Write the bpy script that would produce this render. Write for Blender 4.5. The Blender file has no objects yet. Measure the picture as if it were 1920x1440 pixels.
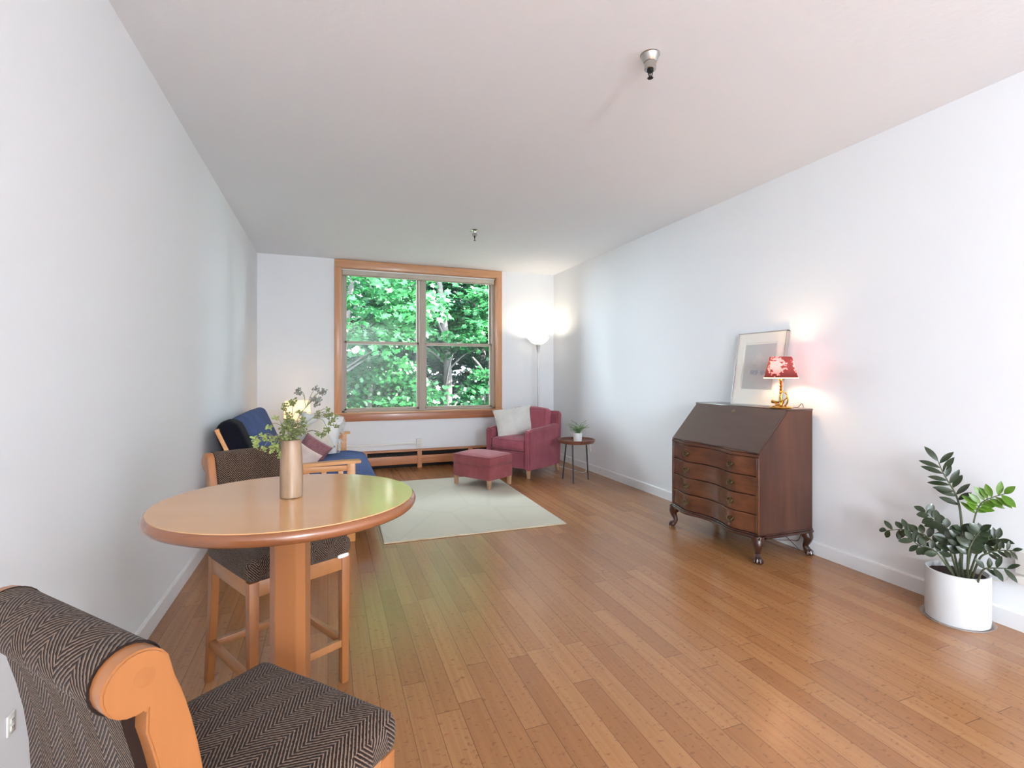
import bpy, bmesh, math, random
import numpy as np
from mathutils import Vector, Matrix, noise
C = bpy.context.scene
PI = math.pi
random.seed(7)

# ---------------------------------------------------------------- camera
YAW = math.atan(345/930)
cam = bpy.data.cameras.new('camera'); camo = bpy.data.objects.new('camera', cam)
C.collection.objects.link(camo); C.camera = camo
camo.location = (0, 0, 1.27); camo.rotation_euler = (PI/2, 0, -YAW)
cam.sensor_width = 36; cam.lens = 930/1920*36; cam.shift_y = -20/1920
cam.clip_start = .02; cam.clip_end = 200

# ---------------------------------------------------------------- room sizes
XL, XR, YB, YF, CZ = -.82, 3.205, 6.83, -6.0, 2.757
WX0, WX1, WZ0, WZ1 = .156, 2.29, .755, 2.655          # window opening

# ---------------------------------------------------------------- world, sun, exposure
w = bpy.data.worlds.new('world'); C.world = w; w.use_nodes = True
bg = w.node_tree.nodes['Background']
bg.inputs[0].default_value = (.76, .88, 1.0, 1); bg.inputs[1].default_value = 11.0
def light(name, kind, loc, energy, color=(1, 1, 1), **kw):
    l = bpy.data.lights.new(name, kind); l.energy = energy; l.color = color
    for k, v in kw.items():
        if k != 'rot': setattr(l, k, v)
    o = bpy.data.objects.new(name, l); C.collection.objects.link(o); o.location = loc
    if 'rot' in kw: o.rotation_euler = kw['rot']
    return o
sun = light('sun', 'SUN', (0, 0, 12), 62, (1, .96, .88), angle=.01)
sun.rotation_euler = Vector((-.75, .3, -.8)).to_track_quat('-Z', 'Y').to_euler()
pt = light('window_portal', 'AREA', ((WX0+WX1)/2, YB+.16, (WZ0+WZ1)/2), 1, shape='RECTANGLE', size=WX1-WX0, size_y=WZ1-WZ0, rot=(-PI/2, 0, 0))
pt.data.cycles.is_portal = True
pt2 = light('side_portal', 'AREA', (XL-.1, -4.45, 1.25), 1, shape='RECTANGLE', size=2.3, size_y=1.7, rot=(0, -PI/2, 0))
pt2.data.cycles.is_portal = True
vs = C.view_settings
C.display_settings.display_device = 'sRGB'
vs.view_transform = 'Standard'; vs.look = 'None'; vs.exposure = 1.7; vs.gamma = 1; vs.use_curve_mapping = False

# ---------------------------------------------------------------- materials
def s2l(c):
    return tuple(((x/255)/12.92 if x/255 <= .04045 else ((x/255+.055)/1.055)**2.4) for x in c)
class NT:
    def __init__(s, name):
        s.m = bpy.data.materials.new(name); s.m.use_nodes = True; s.t = s.m.node_tree; s.n = s.t.nodes
        s.b = s.n['Principled BSDF']
    def new(s, kind, **kw):
        n = s.n.new(kind)
        for k, v in kw.items(): setattr(n, k, v)
        return n
    def link(s, a, b): s.t.links.new(a, b)
    def val(s, sock, v):
        if hasattr(v, 'is_output') or isinstance(v, bpy.types.NodeSocket): s.link(v, sock)
        else: sock.default_value = v
    def math(s, op, a, b=0, c=0):
        n = s.new('ShaderNodeMath', operation=op)
        s.val(n.inputs[0], a); s.val(n.inputs[1], b)
        if len(n.inputs) > 2: s.val(n.inputs[2], c)
        return n.outputs[0]
    def ramp(s, fac, stops):
        n = s.new('ShaderNodeValToRGB'); s.link(fac, n.inputs[0]); e = n.color_ramp.elements
        while len(e) < len(stops): e.new(.5)
        for el, (p, c) in zip(e, stops): el.position = p; el.color = tuple(c)+(1,) if len(c) == 3 else c
        return n.outputs[0]
    def mix(s, fac, a, b, mode='MIX'):
        n = s.new('ShaderNodeMix', data_type='RGBA', blend_type=mode)
        s.val(n.inputs[0], fac)
        for i, v in ((6, a), (7, b)):
            if isinstance(v, tuple): n.inputs[i].default_value = v+(1,) if len(v) == 3 else v
            else: s.link(v, n.inputs[i])
        return n.outputs[2]
    def coord(s, which='Object', scale=(1, 1, 1), rot=(0, 0, 0)):
        tc = s.new('ShaderNodeTexCoord'); mp = s.new('ShaderNodeMapping')
        s.link(tc.outputs[which], mp.inputs[0]); mp.inputs['Scale'].default_value = scale; mp.inputs['Rotation'].default_value = rot
        return mp.outputs[0]
    def noise(s, vec, scale=5, detail=3, rough=.5, dist=0):
        n = s.new('ShaderNodeTexNoise'); s.link(vec, n.inputs['Vector'])
        n.inputs['Scale'].default_value = scale; n.inputs['Detail'].default_value = detail
        n.inputs['Roughness'].default_value = rough; n.inputs['Distortion'].default_value = dist
        return n.outputs['Fac']
    def bump(s, h, strength=.2, dist=.01):
        n = s.new('ShaderNodeBump'); s.link(h, n.inputs['Height']); n.inputs['Strength'].default_value = strength
        n.inputs['Distance'].default_value = dist; s.link(n.outputs[0], s.b.inputs['Normal'])
    def set(s, **kw):
        for k, v in kw.items():
            k = {'color': 'Base Color', 'rough': 'Roughness', 'metal': 'Metallic', 'spec': 'Specular IOR Level', 'coat': 'Coat Weight', 'coatr': 'Coat Roughness', 'sheen': 'Sheen Weight', 'emis': 'Emission Color', 'emiss': 'Emission Strength', 'alpha': 'Alpha', 'sss': 'Subsurface Weight', 'trans': 'Transmission Weight'}[k]
            i = s.b.inputs[k]
            if isinstance(v, bpy.types.NodeSocket): s.link(v, i)
            elif isinstance(v, tuple): i.default_value = v+(1,)
            else: i.default_value = v
        return s.m
def paint(name, rgb, rough=.85, bump=0, scale=60, var=.03, **kw):
    t = NT(name); c = s2l(rgb); co = t.coord()
    f = t.noise(co, 2.2, 3)
    col = t.mix(f, tuple(x*(1-var) for x in c), tuple(min(1, x*(1+var)) for x in c))
    if bump: t.bump(t.noise(co, scale, 4, .6), bump, .004)
    return t.set(color=col, rough=rough, **kw)
def metal(name, rgb, rough=.3):
    t = NT(name); c = s2l(rgb)
    f = t.noise(t.coord(), 40, 2)
    return t.set(color=t.mix(f, tuple(x*.85 for x in c), c), metal=1.0, rough=rough)
def wood(name, rgb, rgb2, axis='Z', scale=14, rough=.4, coat=0., stretch=14, bump=.05, coatr=.15):
    t = NT(name); sc = [stretch]*3; sc['XYZ'.index(axis)] = 1
    co = t.coord(scale=tuple(x/4 for x in sc))
    f = t.noise(co, scale/4, 5, .6, .6); g = t.noise(co, scale*1.6, 3, .6)
    h = t.math('ADD', t.math('MULTIPLY', f, .7), t.math('MULTIPLY', g, .3))
    col = t.ramp(h, [(.3, s2l(rgb2)), (.62, s2l(rgb))])
    if bump: t.bump(g, bump, .002)
    if name == 'table_top_maple': t.b.inputs['IOR'].default_value = 1.75
    return t.set(color=col, rough=rough, coat=coat, coatr=coatr)
def fabric(name, rgb, rgb2=None, scale=500, rough=.95, sheen=.2, bump=.25, mott=6):
    t = NT(name); co = t.coord()
    rgb2 = rgb2 or tuple(x*.82 for x in rgb)
    f = t.noise(co, mott, 4, .6); g = t.noise(co, scale, 2)
    col = t.ramp(t.math('ADD', t.math('MULTIPLY', f, .75), t.math('MULTIPLY', g, .25)), [(.3, s2l(rgb2)), (.65, s2l(rgb))])
    t.bump(g, bump, .002)
    return t.set(color=col, rough=rough, sheen=sheen, spec=.15)

M = {}
M['wall'] = paint('wall_paint', (230, 232, 234), .8, .05, 180, .006)
M['ceil'] = paint('ceiling_texture_paint', (240, 243, 247), .9, .35, 26, .012)
M['white'] = paint('white_trim_paint', (226, 226, 226), .5)
M['plastic'] = paint('white_plastic', (222, 220, 214), .4)
M['taupe'] = paint('taupe_window_vinyl', (172, 158, 142), .45)
M['casing'] = wood('window_casing_fir', (206, 156, 116), (182, 128, 88), 'X', 16, .4, .2)
M['casingv'] = wood('window_casing_fir_upright', (206, 156, 116), (182, 128, 88), 'Z', 16, .4, .2)
M['apron'] = wood('window_apron_fir', (184, 122, 88), (156, 96, 66), 'X', 16, .35, .3)
M['maple'] = wood('maple_varnish', (156, 100, 56), (138, 85, 45), 'Z', 10, .32, .25, 8)
M['maple_side'] = wood('maple_varnish_long', (170, 116, 72), (150, 98, 58), 'Y', 10, .32, .25, 8)
M['tabletop'] = wood('table_top_maple', (204, 156, 110), (190, 140, 94), 'X', 3, .13, 0., 5, 0, .12)
M['tableedge'] = wood('table_edge_band', (138, 86, 54), (110, 64, 38), 'X', 10, .25, .5, 4, 0)
M['futonwood'] = wood('futon_frame_pine', (214, 154, 96), (190, 126, 70), 'X', 14, .45, .1)
M['heaterwood'] = wood('heater_cover_pine', (200, 136, 92), (170, 104, 64), 'X', 12, .5, .05)
M['dark'] = paint('dark_recess', (28, 20, 16), .8)
M['finmetal'] = metal('heater_fin', (120, 112, 108), .5)
M['mahog'] = wood('mahogany_front', (110, 66, 42), (54, 28, 18), 'Y', 12, .33, .5, 10)
M['mahogside'] = wood('mahogany_side', (88, 50, 31), (50, 25, 15), 'Z', 7, .38, .25, 9)
M['mahoglid'] = wood('mahogany_fall_front', (90, 68, 60), (70, 52, 46), 'Y', 4, .3, 1.0, 6, 0)
M['mahogdark'] = wood('mahogany_carved', (70, 38, 28), (40, 20, 14), 'Z', 14, .28, .5, 4)
M['brassold'] = metal('aged_brass', (126, 110, 80), .35)
M['brass'] = metal('polished_brass', (230, 180, 90), .18)
M['chrome'] = metal('satin_chrome', (200, 198, 192), .25)
M['blackmetal'] = paint('black_steel', (30, 28, 28), .4)
M['silver'] = paint('silver_pole_paint', (190, 190, 192), .3, metal=.6)
M['rose'] = fabric('rose_velvet', (160, 88, 98), (134, 68, 80), 500, .8, .15)
M['rosec'] = fabric('rose_velvet_cushion', (170, 94, 106), (146, 74, 86), 500, .8, .15)
M['rust'] = fabric('ottoman_rose_velvet', (156, 84, 86), (130, 64, 68), 500, .8, .15)
M['navy'] = fabric('futon_cover_navy', (52, 76, 128), (38, 56, 100), 300, .85, .03)
M['black'] = fabric('near_black_velvet', (20, 22, 34), (12, 12, 20), 300, .9, .02)
M['cream'] = fabric('cream_woven', (222, 214, 200), (204, 196, 182), 260, .95, .1, .4)
M['creamgrey'] = fabric('pale_grey_linen', (214, 212, 206), (198, 196, 190), 260, .95, .1, .4)
M['whitefab'] = fabric('white_cotton', (236, 234, 230), (214, 212, 210), 200, .95, .1, .4)
M['mauve'] = fabric('mauve_woven', (156, 110, 112), (128, 84, 90), 120, .95, .1, .5, 30)
M['blush'] = fabric('blush_cotton', (226, 208, 198), (210, 180, 170), 200, .95, .1, .4, 10)
M['oaklegs'] = wood('pale_oak_leg', (186, 150, 118), (160, 122, 92), 'Z', 12, .5)
M['walnut'] = wood('walnut_tray', (120, 74, 54), (84, 48, 36), 'X', 12, .35, .2)
M['ceramic'] = paint('white_ceramic', (226, 226, 226), .35)
M['potwhite'] = paint('matt_white_planter', (198, 199, 199), .55)
M['soil'] = paint('potting_soil', (46, 30, 24), .95, .8, 90, .5)
M['zz'] = paint('zz_leaf', (38, 52, 28), .38, 0, 60, .35, coat=.2)
M['zznew'] = paint('zz_new_leaf', (84, 122, 30), .35, 0, 60, .25)
M['zzstem'] = paint('zz_stem', (84, 92, 68), .5, 0, 60, .2)
M['fern'] = paint('fern_frond', (110, 146, 84), .6, 0, 60, .3)
M['sprigG'] = paint('green_sprig', (98, 108, 60), .75, 0, 60, .3)
M['sprigLit'] = paint('lit_sprig', (136, 150, 82), .75, 0, 60, .25)  # lighter, yellower copy of the sprig green; light put into the colour
M['sprigShade'] = paint('shaded_sprig', (104, 108, 100), .8, 0, 60, .25)  # greyer, darker copy of the sprig green; dimmer light painted in
M['sprigstem'] = paint('sprig_stem', (112, 110, 84), .8)
M['bark'] = paint('tree_bark', (66, 60, 58), .9, .6, 12, .4)
M['ground'] = paint('forest_ground', (20, 34, 16), .95, .4, 3, .4)

def glass():
    t = NT('window_glass'); t.n.remove(t.b); out = t.n['Material Output']
    tr = t.new('ShaderNodeBsdfTransparent'); tr.inputs[0].default_value = (.97, .99, .98, 1)
    gl = t.new('ShaderNodeBsdfGlossy'); gl.inputs['Roughness'].default_value = .0
    fr = t.new('ShaderNodeFresnel'); fr.inputs[0].default_value = 1.3
    mx = t.new('ShaderNodeMixShader'); t.link(fr.outputs[0], mx.inputs[0]); t.link(tr.outputs[0], mx.inputs[1]); t.link(gl.outputs[0], mx.inputs[2])
    t.link(mx.outputs[0], out.inputs[0]); return t.m
M['glass'] = glass()
def screen():
    t = NT('insect_screen'); t.n.remove(t.b); out = t.n['Material Output']
    tr = t.new('ShaderNodeBsdfTransparent'); df = t.new('ShaderNodeBsdfDiffuse'); df.inputs[0].default_value = (.02, .035, .033, 1)
    mx = t.new('ShaderNodeMixShader'); mx.inputs[0].default_value = .3
    t.link(tr.outputs[0], mx.inputs[1]); t.link(df.outputs[0], mx.inputs[2]); t.link(mx.outputs[0], out.inputs[0]); return t.m
M['screen'] = screen()
def clearplastic():
    t = NT('clear_saucer_plastic'); t.n.remove(t.b); out = t.n['Material Output']
    tr = t.new('ShaderNodeBsdfTransparent'); gl = t.new('ShaderNodeBsdfPrincipled'); gl.inputs['Base Color'].default_value = (.8, .76, .74, 1); gl.inputs['Roughness'].default_value = .25
    mx = t.new('ShaderNodeMixShader'); mx.inputs[0].default_value = .3
    t.link(tr.outputs[0], mx.inputs[1]); t.link(gl.outputs[0], mx.inputs[2]); t.link(mx.outputs[0], out.inputs[0]); return t.m
M['saucer'] = clearplastic()
def shade(name, col, rgbmix=None, tr=.6, emis=0, ecol=(1, 1, 1)):
    t = NT(name); t.n.remove(t.b); out = t.n['Material Output']
    a = t.new('ShaderNodeBsdfTranslucent'); b = t.new('ShaderNodeBsdfDiffuse')
    src = rgbmix(t) if rgbmix else None
    for n in (a, b):
        if src is not None: t.link(src, n.inputs[0])
        else: n.inputs[0].default_value = tuple(col)+(1,)
    mx = t.new('ShaderNodeMixShader'); mx.inputs[0].default_value = tr
    t.link(b.outputs[0], mx.inputs[1]); t.link(a.outputs[0], mx.inputs[2]); last = mx.outputs[0]
    if emis:
        e = t.new('ShaderNodeEmission'); e.inputs[0].default_value = tuple(ecol)+(1,); e.inputs[1].default_value = emis
        ad = t.new('ShaderNodeAddShader'); t.link(last, ad.inputs[0]); t.link(e.outputs[0], ad.inputs[1]); last = ad.outputs[0]
    t.link(last, out.inputs[0]); return t.m
M['frost'] = shade('frosted_glass_bowl', (.9, .88, .84), tr=.22, emis=.2, ecol=(1, .95, .86))
M['linen_shade'] = shade('cream_linen_shade', (.9, .78, .6), tr=.5, emis=.12, ecol=(1, .72, .4))
M['shadeedge'] = shade('shade_rim_trim', (.95, .85, .6), tr=.5, emis=1.0, ecol=(1, .8, .5))
def floral(t):
    tc = t.new('ShaderNodeTexCoord'); uv = tc.outputs['UV']
    n = t.new('ShaderNodeTexVoronoi', feature='SMOOTH_F1'); t.link(uv, n.inputs['Vector']); n.inputs['Scale'].default_value = 11
    sp = t.new('ShaderNodeSeparateXYZ'); t.link(uv, sp.inputs[0])
    # u: around the shade (0..3 flowers), v: height
    fu = t.math('ABSOLUTE', t.math('SUBTRACT', t.math('FRACT', sp.outputs[0]), .5))
    dv = t.math('SUBTRACT', sp.outputs[1], .58)
    d = t.math('SQRT', t.math('ADD', t.math('POWER', t.math('MULTIPLY', fu, 1.25), 2), t.math('POWER', t.math('MULTIPLY', dv, .95), 2)))
    d = t.math('ADD', d, t.math('MULTIPLY', n.outputs['Distance'], .55))
    return t.ramp(t.math('GREATER_THAN', d, .62), [(0, (.74, .13, .17)), (1, (.07, .02, .025))])
M['floral'] = shade('pink_floral_shade', None, floral, tr=.42)

def herring():
    t = NT('herringbone_chenille'); tc = t.new('ShaderNodeTexCoord'); uv = tc.outputs['UV']
    n = t.new('ShaderNodeTexNoise'); t.link(uv, n.inputs['Vector']); n.inputs['Scale'].default_value = 160; n.inputs['Detail'].default_value = 2
    n2 = t.new('ShaderNodeTexNoise'); t.link(uv, n2.inputs['Vector']); n2.inputs['Scale'].default_value = 14; n2.inputs['Detail'].default_value = 2
    sp = t.new('ShaderNodeSeparateXYZ'); t.link(uv, sp.inputs[0])
    tri = t.math('PINGPONG', t.math('ADD', sp.outputs[0], t.math('MULTIPLY', t.math('SUBTRACT', n.outputs[0], .5), .003)), .042)
    k = t.math('ADD', sp.outputs[1], t.math('MULTIPLY', tri, 1.15))
    k = t.math('ADD', k, t.math('MULTIPLY', t.math('SUBTRACT', n2.outputs[0], .5), .004))
    fr = t.math('FRACT', t.math('DIVIDE', k, .0092))
    tr = t.math('ABSOLUTE', t.math('SUBTRACT', fr, .5))
    tr = t.math('ADD', tr, t.math('MULTIPLY', t.math('SUBTRACT', n.outputs[0], .5), .35))
    col = t.ramp(tr, [(.12, s2l((120, 98, 82))), (.22, s2l((38, 25, 20)))])
    h = t.ramp(tr, [(.15, (1, 1, 1)), (.4, (0, 0, 0))])
    t.bump(h, .7, .003)
    return t.set(color=col, rough=.95, sheen=.1, spec=.1)
M['herring'] = herring()

def floormat():
    t = NT('bamboo_floor'); tc = t.new('ShaderNodeTexCoord'); sp = t.new('ShaderNodeSeparateXYZ'); t.link(tc.outputs['Object'], sp.inputs[0])
    W_, L_ = .094, .93
    xr = t.math('DIVIDE', sp.outputs[0], W_); row = t.math('FLOOR', xr)
    wn = t.new('ShaderNodeTexWhiteNoise', noise_dimensions='1D'); t.link(row, wn.inputs['W'])
    yy = t.math('ADD', t.math('DIVIDE', sp.outputs[1], L_), t.math('MULTIPLY', wn.outputs['Value'], 7.31)); colm = t.math('FLOOR', yy)
    cb = t.new('ShaderNodeCombineXYZ'); t.link(row, cb.inputs[0]); t.link(colm, cb.inputs[1])
    w2 = t.new('ShaderNodeTexWhiteNoise', noise_dimensions='2D'); t.link(cb.outputs[0], w2.inputs['Vector'])
    # grain stretched along the plank, shifted per plank
    vadd = t.new('ShaderNodeVectorMath', operation='MULTIPLY_ADD'); t.link(w2.outputs['Color'], vadd.inputs[0]); vadd.inputs[1].default_value = (9, 9, 9); t.link(tc.outputs['Object'], vadd.inputs[2])
    mp = t.new('ShaderNodeMapping'); t.link(vadd.outputs[0], mp.inputs[0]); mp.inputs['Scale'].default_value = (60, 1.2, 1)
    g = t.noise(mp.outputs[0], 1.0, 3, .6)
    mp2 = t.new('ShaderNodeMapping'); t.link(vadd.outputs[0], mp2.inputs[0]); mp2.inputs['Scale'].default_value = (45, 70, 1)
    kn = t.noise(mp2.outputs[0], 1.0, 2, .5)
    base = t.ramp(w2.outputs['Value'], [(0, s2l((152, 102, 62))), (.45, s2l((161, 111, 69))), (1, s2l((170, 120, 77)))])
    base = t.mix(t.math('MULTIPLY', t.ramp(g, [(.35, (1, 1, 1)), (.6, (0, 0, 0))]), .35), base, s2l((132, 86, 50)))
    base = t.mix(t.math('MULTIPLY', t.ramp(kn, [(.60, (0, 0, 0)), (.72, (1, 1, 1))]), .5), base, s2l((104, 64, 38)))
    ex = t.math('ABSOLUTE', t.math('SUBTRACT', t.math('FRACT', xr), .5)); ey = t.math('ABSOLUTE', t.math('SUBTRACT', t.math('FRACT', yy), .5))
    gx = t.math('GREATER_THAN', ex, .5-.0011/W_); gy = t.math('GREATER_THAN', ey, .5-.0013/L_)
    gap = t.math('MAXIMUM', gx, gy)
    col = t.mix(t.math('MULTIPLY', gap, .65), base, s2l((70, 40, 22)))
    t.bump(t.math('SUBTRACT', t.math('MULTIPLY', g, .05), gap), .25, .0015)
    return t.set(color=col, rough=.235, spec=.65)
M['floor'] = floormat()
def rugmat():
    t = NT('cream_wool_rug'); co = t.coord(); f = t.noise(co, 3, 4); g = t.noise(co, 300, 2)
    v = t.new('ShaderNodeTexVoronoi', feature='DISTANCE_TO_EDGE'); t.link(t.coord(scale=(1.2, .8, 1)), v.inputs[0]); v.inputs['Scale'].default_value = 1.6
    ln = t.ramp(v.outputs['Distance'], [(.012, (1, 1, 1)), (.03, (0, 0, 0))])
    c = t.mix(f, s2l((206, 198, 180)), s2l((190, 186, 172)))
    c = t.mix(t.math('MULTIPLY', ln, .14), c, s2l((165, 160, 146)))
    t.bump(g, .5, .003); return t.set(color=c, rough=1.0, spec=.05)
M['rug'] = rugmat(); M['rugedge'] = fabric('rug_binding', (196, 178, 150), (170, 150, 124), 200)
def artmat():
    t = NT('faint_pencil_drawing'); tc = t.new('ShaderNodeTexCoord'); sp = t.new('ShaderNodeSeparateXYZ'); t.link(tc.outputs['UV'], sp.inputs[0])
    n = t.new('ShaderNodeTexNoise'); t.link(tc.outputs['UV'], n.inputs['Vector']); n.inputs['Scale'].default_value = 9; n.inputs['Detail'].default_value = 5
    n3 = t.new('ShaderNodeTexNoise'); t.link(tc.outputs['UV'], n3.inputs['Vector']); n3.inputs['Scale'].default_value = 3
    base = t.mix(n3.outputs[0], s2l((178, 176, 174)), s2l((192, 190, 186)))
    def blob(cx, cy, rx, ry):
        d = t.math('ADD', t.math('POWER', t.math('DIVIDE', t.math('SUBTRACT', sp.outputs[0], cx), rx), 2), t.math('POWER', t.math('DIVIDE', t.math('SUBTRACT', sp.outputs[1], cy), ry), 2))
        return t.ramp(t.math('ADD', d, t.math('MULTIPLY', t.math('SUBTRACT', n.outputs[0], .5), 5)), [(.5, (1, 1, 1)), (1.1, (0, 0, 0))])
    base = t.mix(t.math('MULTIPLY', blob(.4, .37, .14, .06), .55), base, s2l((128, 134, 168)))
    base = t.mix(t.math('MULTIPLY', blob(.66, .36, .1, .05), .45), base, s2l((124, 134, 150)))
    base = t.mix(t.math('MULTIPLY', blob(.5, .62, .2, .16), .3), base, s2l((206, 204, 198)))
    return t.set(color=base, rough=.6)
M['art'] = artmat()
M['mat'] = paint('ivory_mount_board', (228, 224, 214), .6)
M['silverframe'] = paint('silver_picture_frame', (168, 162, 156), .35, metal=.5)
def vaseglaze():
    t = NT('taupe_glazed_ceramic'); co = t.coord(scale=(18, 18, 3)); f = t.noise(co, 1.5, 4, .6)
    return t.set(color=t.ramp(f, [(.3, s2l((124, 98, 76))), (.55, s2l((150, 124, 98))), (.75, s2l((160, 138, 122)))]), rough=.42, coat=.25, coatr=.2)
M['vase'] = vaseglaze()
def leafmat(name, a, b, tl=.45):
    t = NT(name); t.n.remove(t.b); out = t.n['Material Output']
    f = t.noise(t.coord(), .9, 3); g = t.noise(t.coord(), 9, 1)
    c = t.mix(t.ramp(t.math('ADD', t.math('MULTIPLY', f, .5), t.math('MULTIPLY', g, .5)), [(.35, (0, 0, 0)), (.65, (1, 1, 1))]), a, b)
    d = t.new('ShaderNodeBsdfPrincipled'); d.inputs['Roughness'].default_value = .35; d.inputs['Specular IOR Level'].default_value = .35; tr = t.new('ShaderNodeBsdfTranslucent')
    t.link(c, d.inputs['Base Color']); t.link(c, tr.inputs[0]); mx = t.new('ShaderNodeMixShader'); mx.inputs[0].default_value = tl
    t.link(d.outputs[0], mx.inputs[1]); t.link(tr.outputs[0], mx.inputs[2]); t.link(mx.outputs[0], out.inputs[0]); return t.m
M['maple_leaf'] = leafmat('maple_foliage', (.003, .030, .010), (.022, .12, .032))
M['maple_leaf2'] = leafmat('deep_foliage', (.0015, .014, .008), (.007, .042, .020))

# ---------------------------------------------------------------- mesh helpers
def NB(): return bmesh.new()
def merge(bm, t):
    me = bpy.data.meshes.new('tmp'); t.to_mesh(me); bm.from_mesh(me); bpy.data.meshes.remove(me); t.free()
def box(bm, c, s, bev=0, seg=2, rot=None, taper=None):
    t = NB(); bmesh.ops.create_cube(t, size=1)
    for v in t.verts:
        v.co = Vector((v.co.x*s[0], v.co.y*s[1], v.co.z*s[2]))
        if taper and v.co.z < 0: v.co.x *= taper; v.co.y *= taper
    if bev: bmesh.ops.bevel(t, geom=t.edges[:], offset=bev, segments=seg, profile=.5, affect='EDGES')
    m = Matrix.Translation(c)
    if rot is not None: m = m @ (rot if isinstance(rot, Matrix) else Matrix.Rotation(rot, 4, 'Z'))
    bmesh.ops.transform(t, matrix=m, verts=t.verts); merge(bm, t); return bm
def span(bm, a, b, bev=0, seg=2):
    a, b = Vector(a), Vector(b); return box(bm, (a+b)/2, [abs(x) for x in (b-a)], bev, seg)
def beam(bm, a, b, w, d, bev=.003, up=(0, 0, 1)):
    a, b = Vector(a), Vector(b); L = b-a; z = L.normalized(); x = Vector(up).cross(z)
    if x.length < 1e-4: x = Vector((1, 0, 0))
    x.normalize(); y = z.cross(x)
    m = Matrix((x, y, z)).transposed().to_4x4()
    return box(bm, (a+b)/2, (w, d, L.length), bev, 2, m)
def lathe(bm, prof, seg=32, c=(0, 0, 0), cap=True, uv=None):
    rings = []
    for r, z in prof:
        rings.append([bm.verts.new((c[0]+r*math.cos(2*PI*i/seg), c[1]+r*math.sin(2*PI*i/seg), c[2]+z)) for i in range(seg)])
    ul = bm.loops.layers.uv.verify() if uv else None
    n = len(prof)
    for k in range(n-1):
        for i in range(seg):
            j = (i+1) % seg
            f = bm.faces.new((rings[k][i], rings[k][j], rings[k+1][j], rings[k+1][i]))
            if uv:
                for l, (a, b) in zip(f.loops, ((i, k), (i+1, k), (i+1, k+1), (i, k+1))): l[ul].uv = (a/seg*uv, b/(n-1))
    if cap:
        bm.faces.new(rings[0][::-1]); bm.faces.new(rings[-1])
    return bm
def tube(bm, pts, r, seg=8, flat=1.0, cap=True):
    pts = [Vector(p) for p in pts]; n = len(pts)
    rr = r if isinstance(r, (list, tuple)) else [r]*n
    prev = None; rings = []
    for i, p in enumerate(pts):
        t = (pts[min(i+1, n-1)]-pts[max(i-1, 0)]).normalized()
        if prev is None:
            a = Vector((0, 0, 1)) if abs(t.z) < .9 else Vector((1, 0, 0)); x = a.cross(t).normalized()
        else:
            x = (prev-t*prev.dot(t)).normalized()
        prev = x; y = t.cross(x)
        rings.append([bm.verts.new(p+x*rr[i]*math.cos(2*PI*k/seg)+y*rr[i]*flat*math.sin(2*PI*k/seg)) for k in range(seg)])
    for i in range(n-1):
        for k in range(seg):
            bm.faces.new((rings[i][k], rings[i][(k+1) % seg], rings[i+1][(k+1) % seg], rings[i+1][k]))
    if cap: bm.faces.new(rings[0][::-1]); bm.faces.new(rings[-1])
    return bm
def smoothpts(pts, n=6):
    pts = [Vector(p) for p in pts]; out = []
    for i in range(len(pts)-1):
        p0, p1, p2, p3 = pts[max(i-1, 0)], pts[i], pts[i+1], pts[min(i+2, len(pts)-1)]
        for k in range(n):
            t = k/n; out.append(.5*((2*p1)+(p2-p0)*t+(2*p0-5*p1+4*p2-p3)*t*t+(3*p1-p0-3*p2+p3)*t**3))
    out.append(pts[-1]); return out
def prism(bm, poly, h, plane='XZ', o=0., bev=0):
    """extrude polygon (list of 2d) by h along the missing axis, starting at o"""
    t = NB()
    def mk(p, q, w_):
        return {'XZ': (p, w_, q), 'YZ': (w_, p, q), 'XY': (p, q, w_)}[plane]
    a = [t.verts.new(mk(p, q, o)) for p, q in poly]; b = [t.verts.new(mk(p, q, o+h)) for p, q in poly]
    t.faces.new(a[::-1]); t.faces.new(b); n = len(poly)
    for i in range(n): t.faces.new((a[i], a[(i+1) % n], b[(i+1) % n], b[i]))
    bmesh.ops.recalc_face_normals(t, faces=t.faces)
    if bev: bmesh.ops.bevel(t, geom=[e for e in t.edges if e.calc_face_angle(0) > .5], offset=bev, segments=2, affect='EDGES')
    merge(bm, t); return bm
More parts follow.
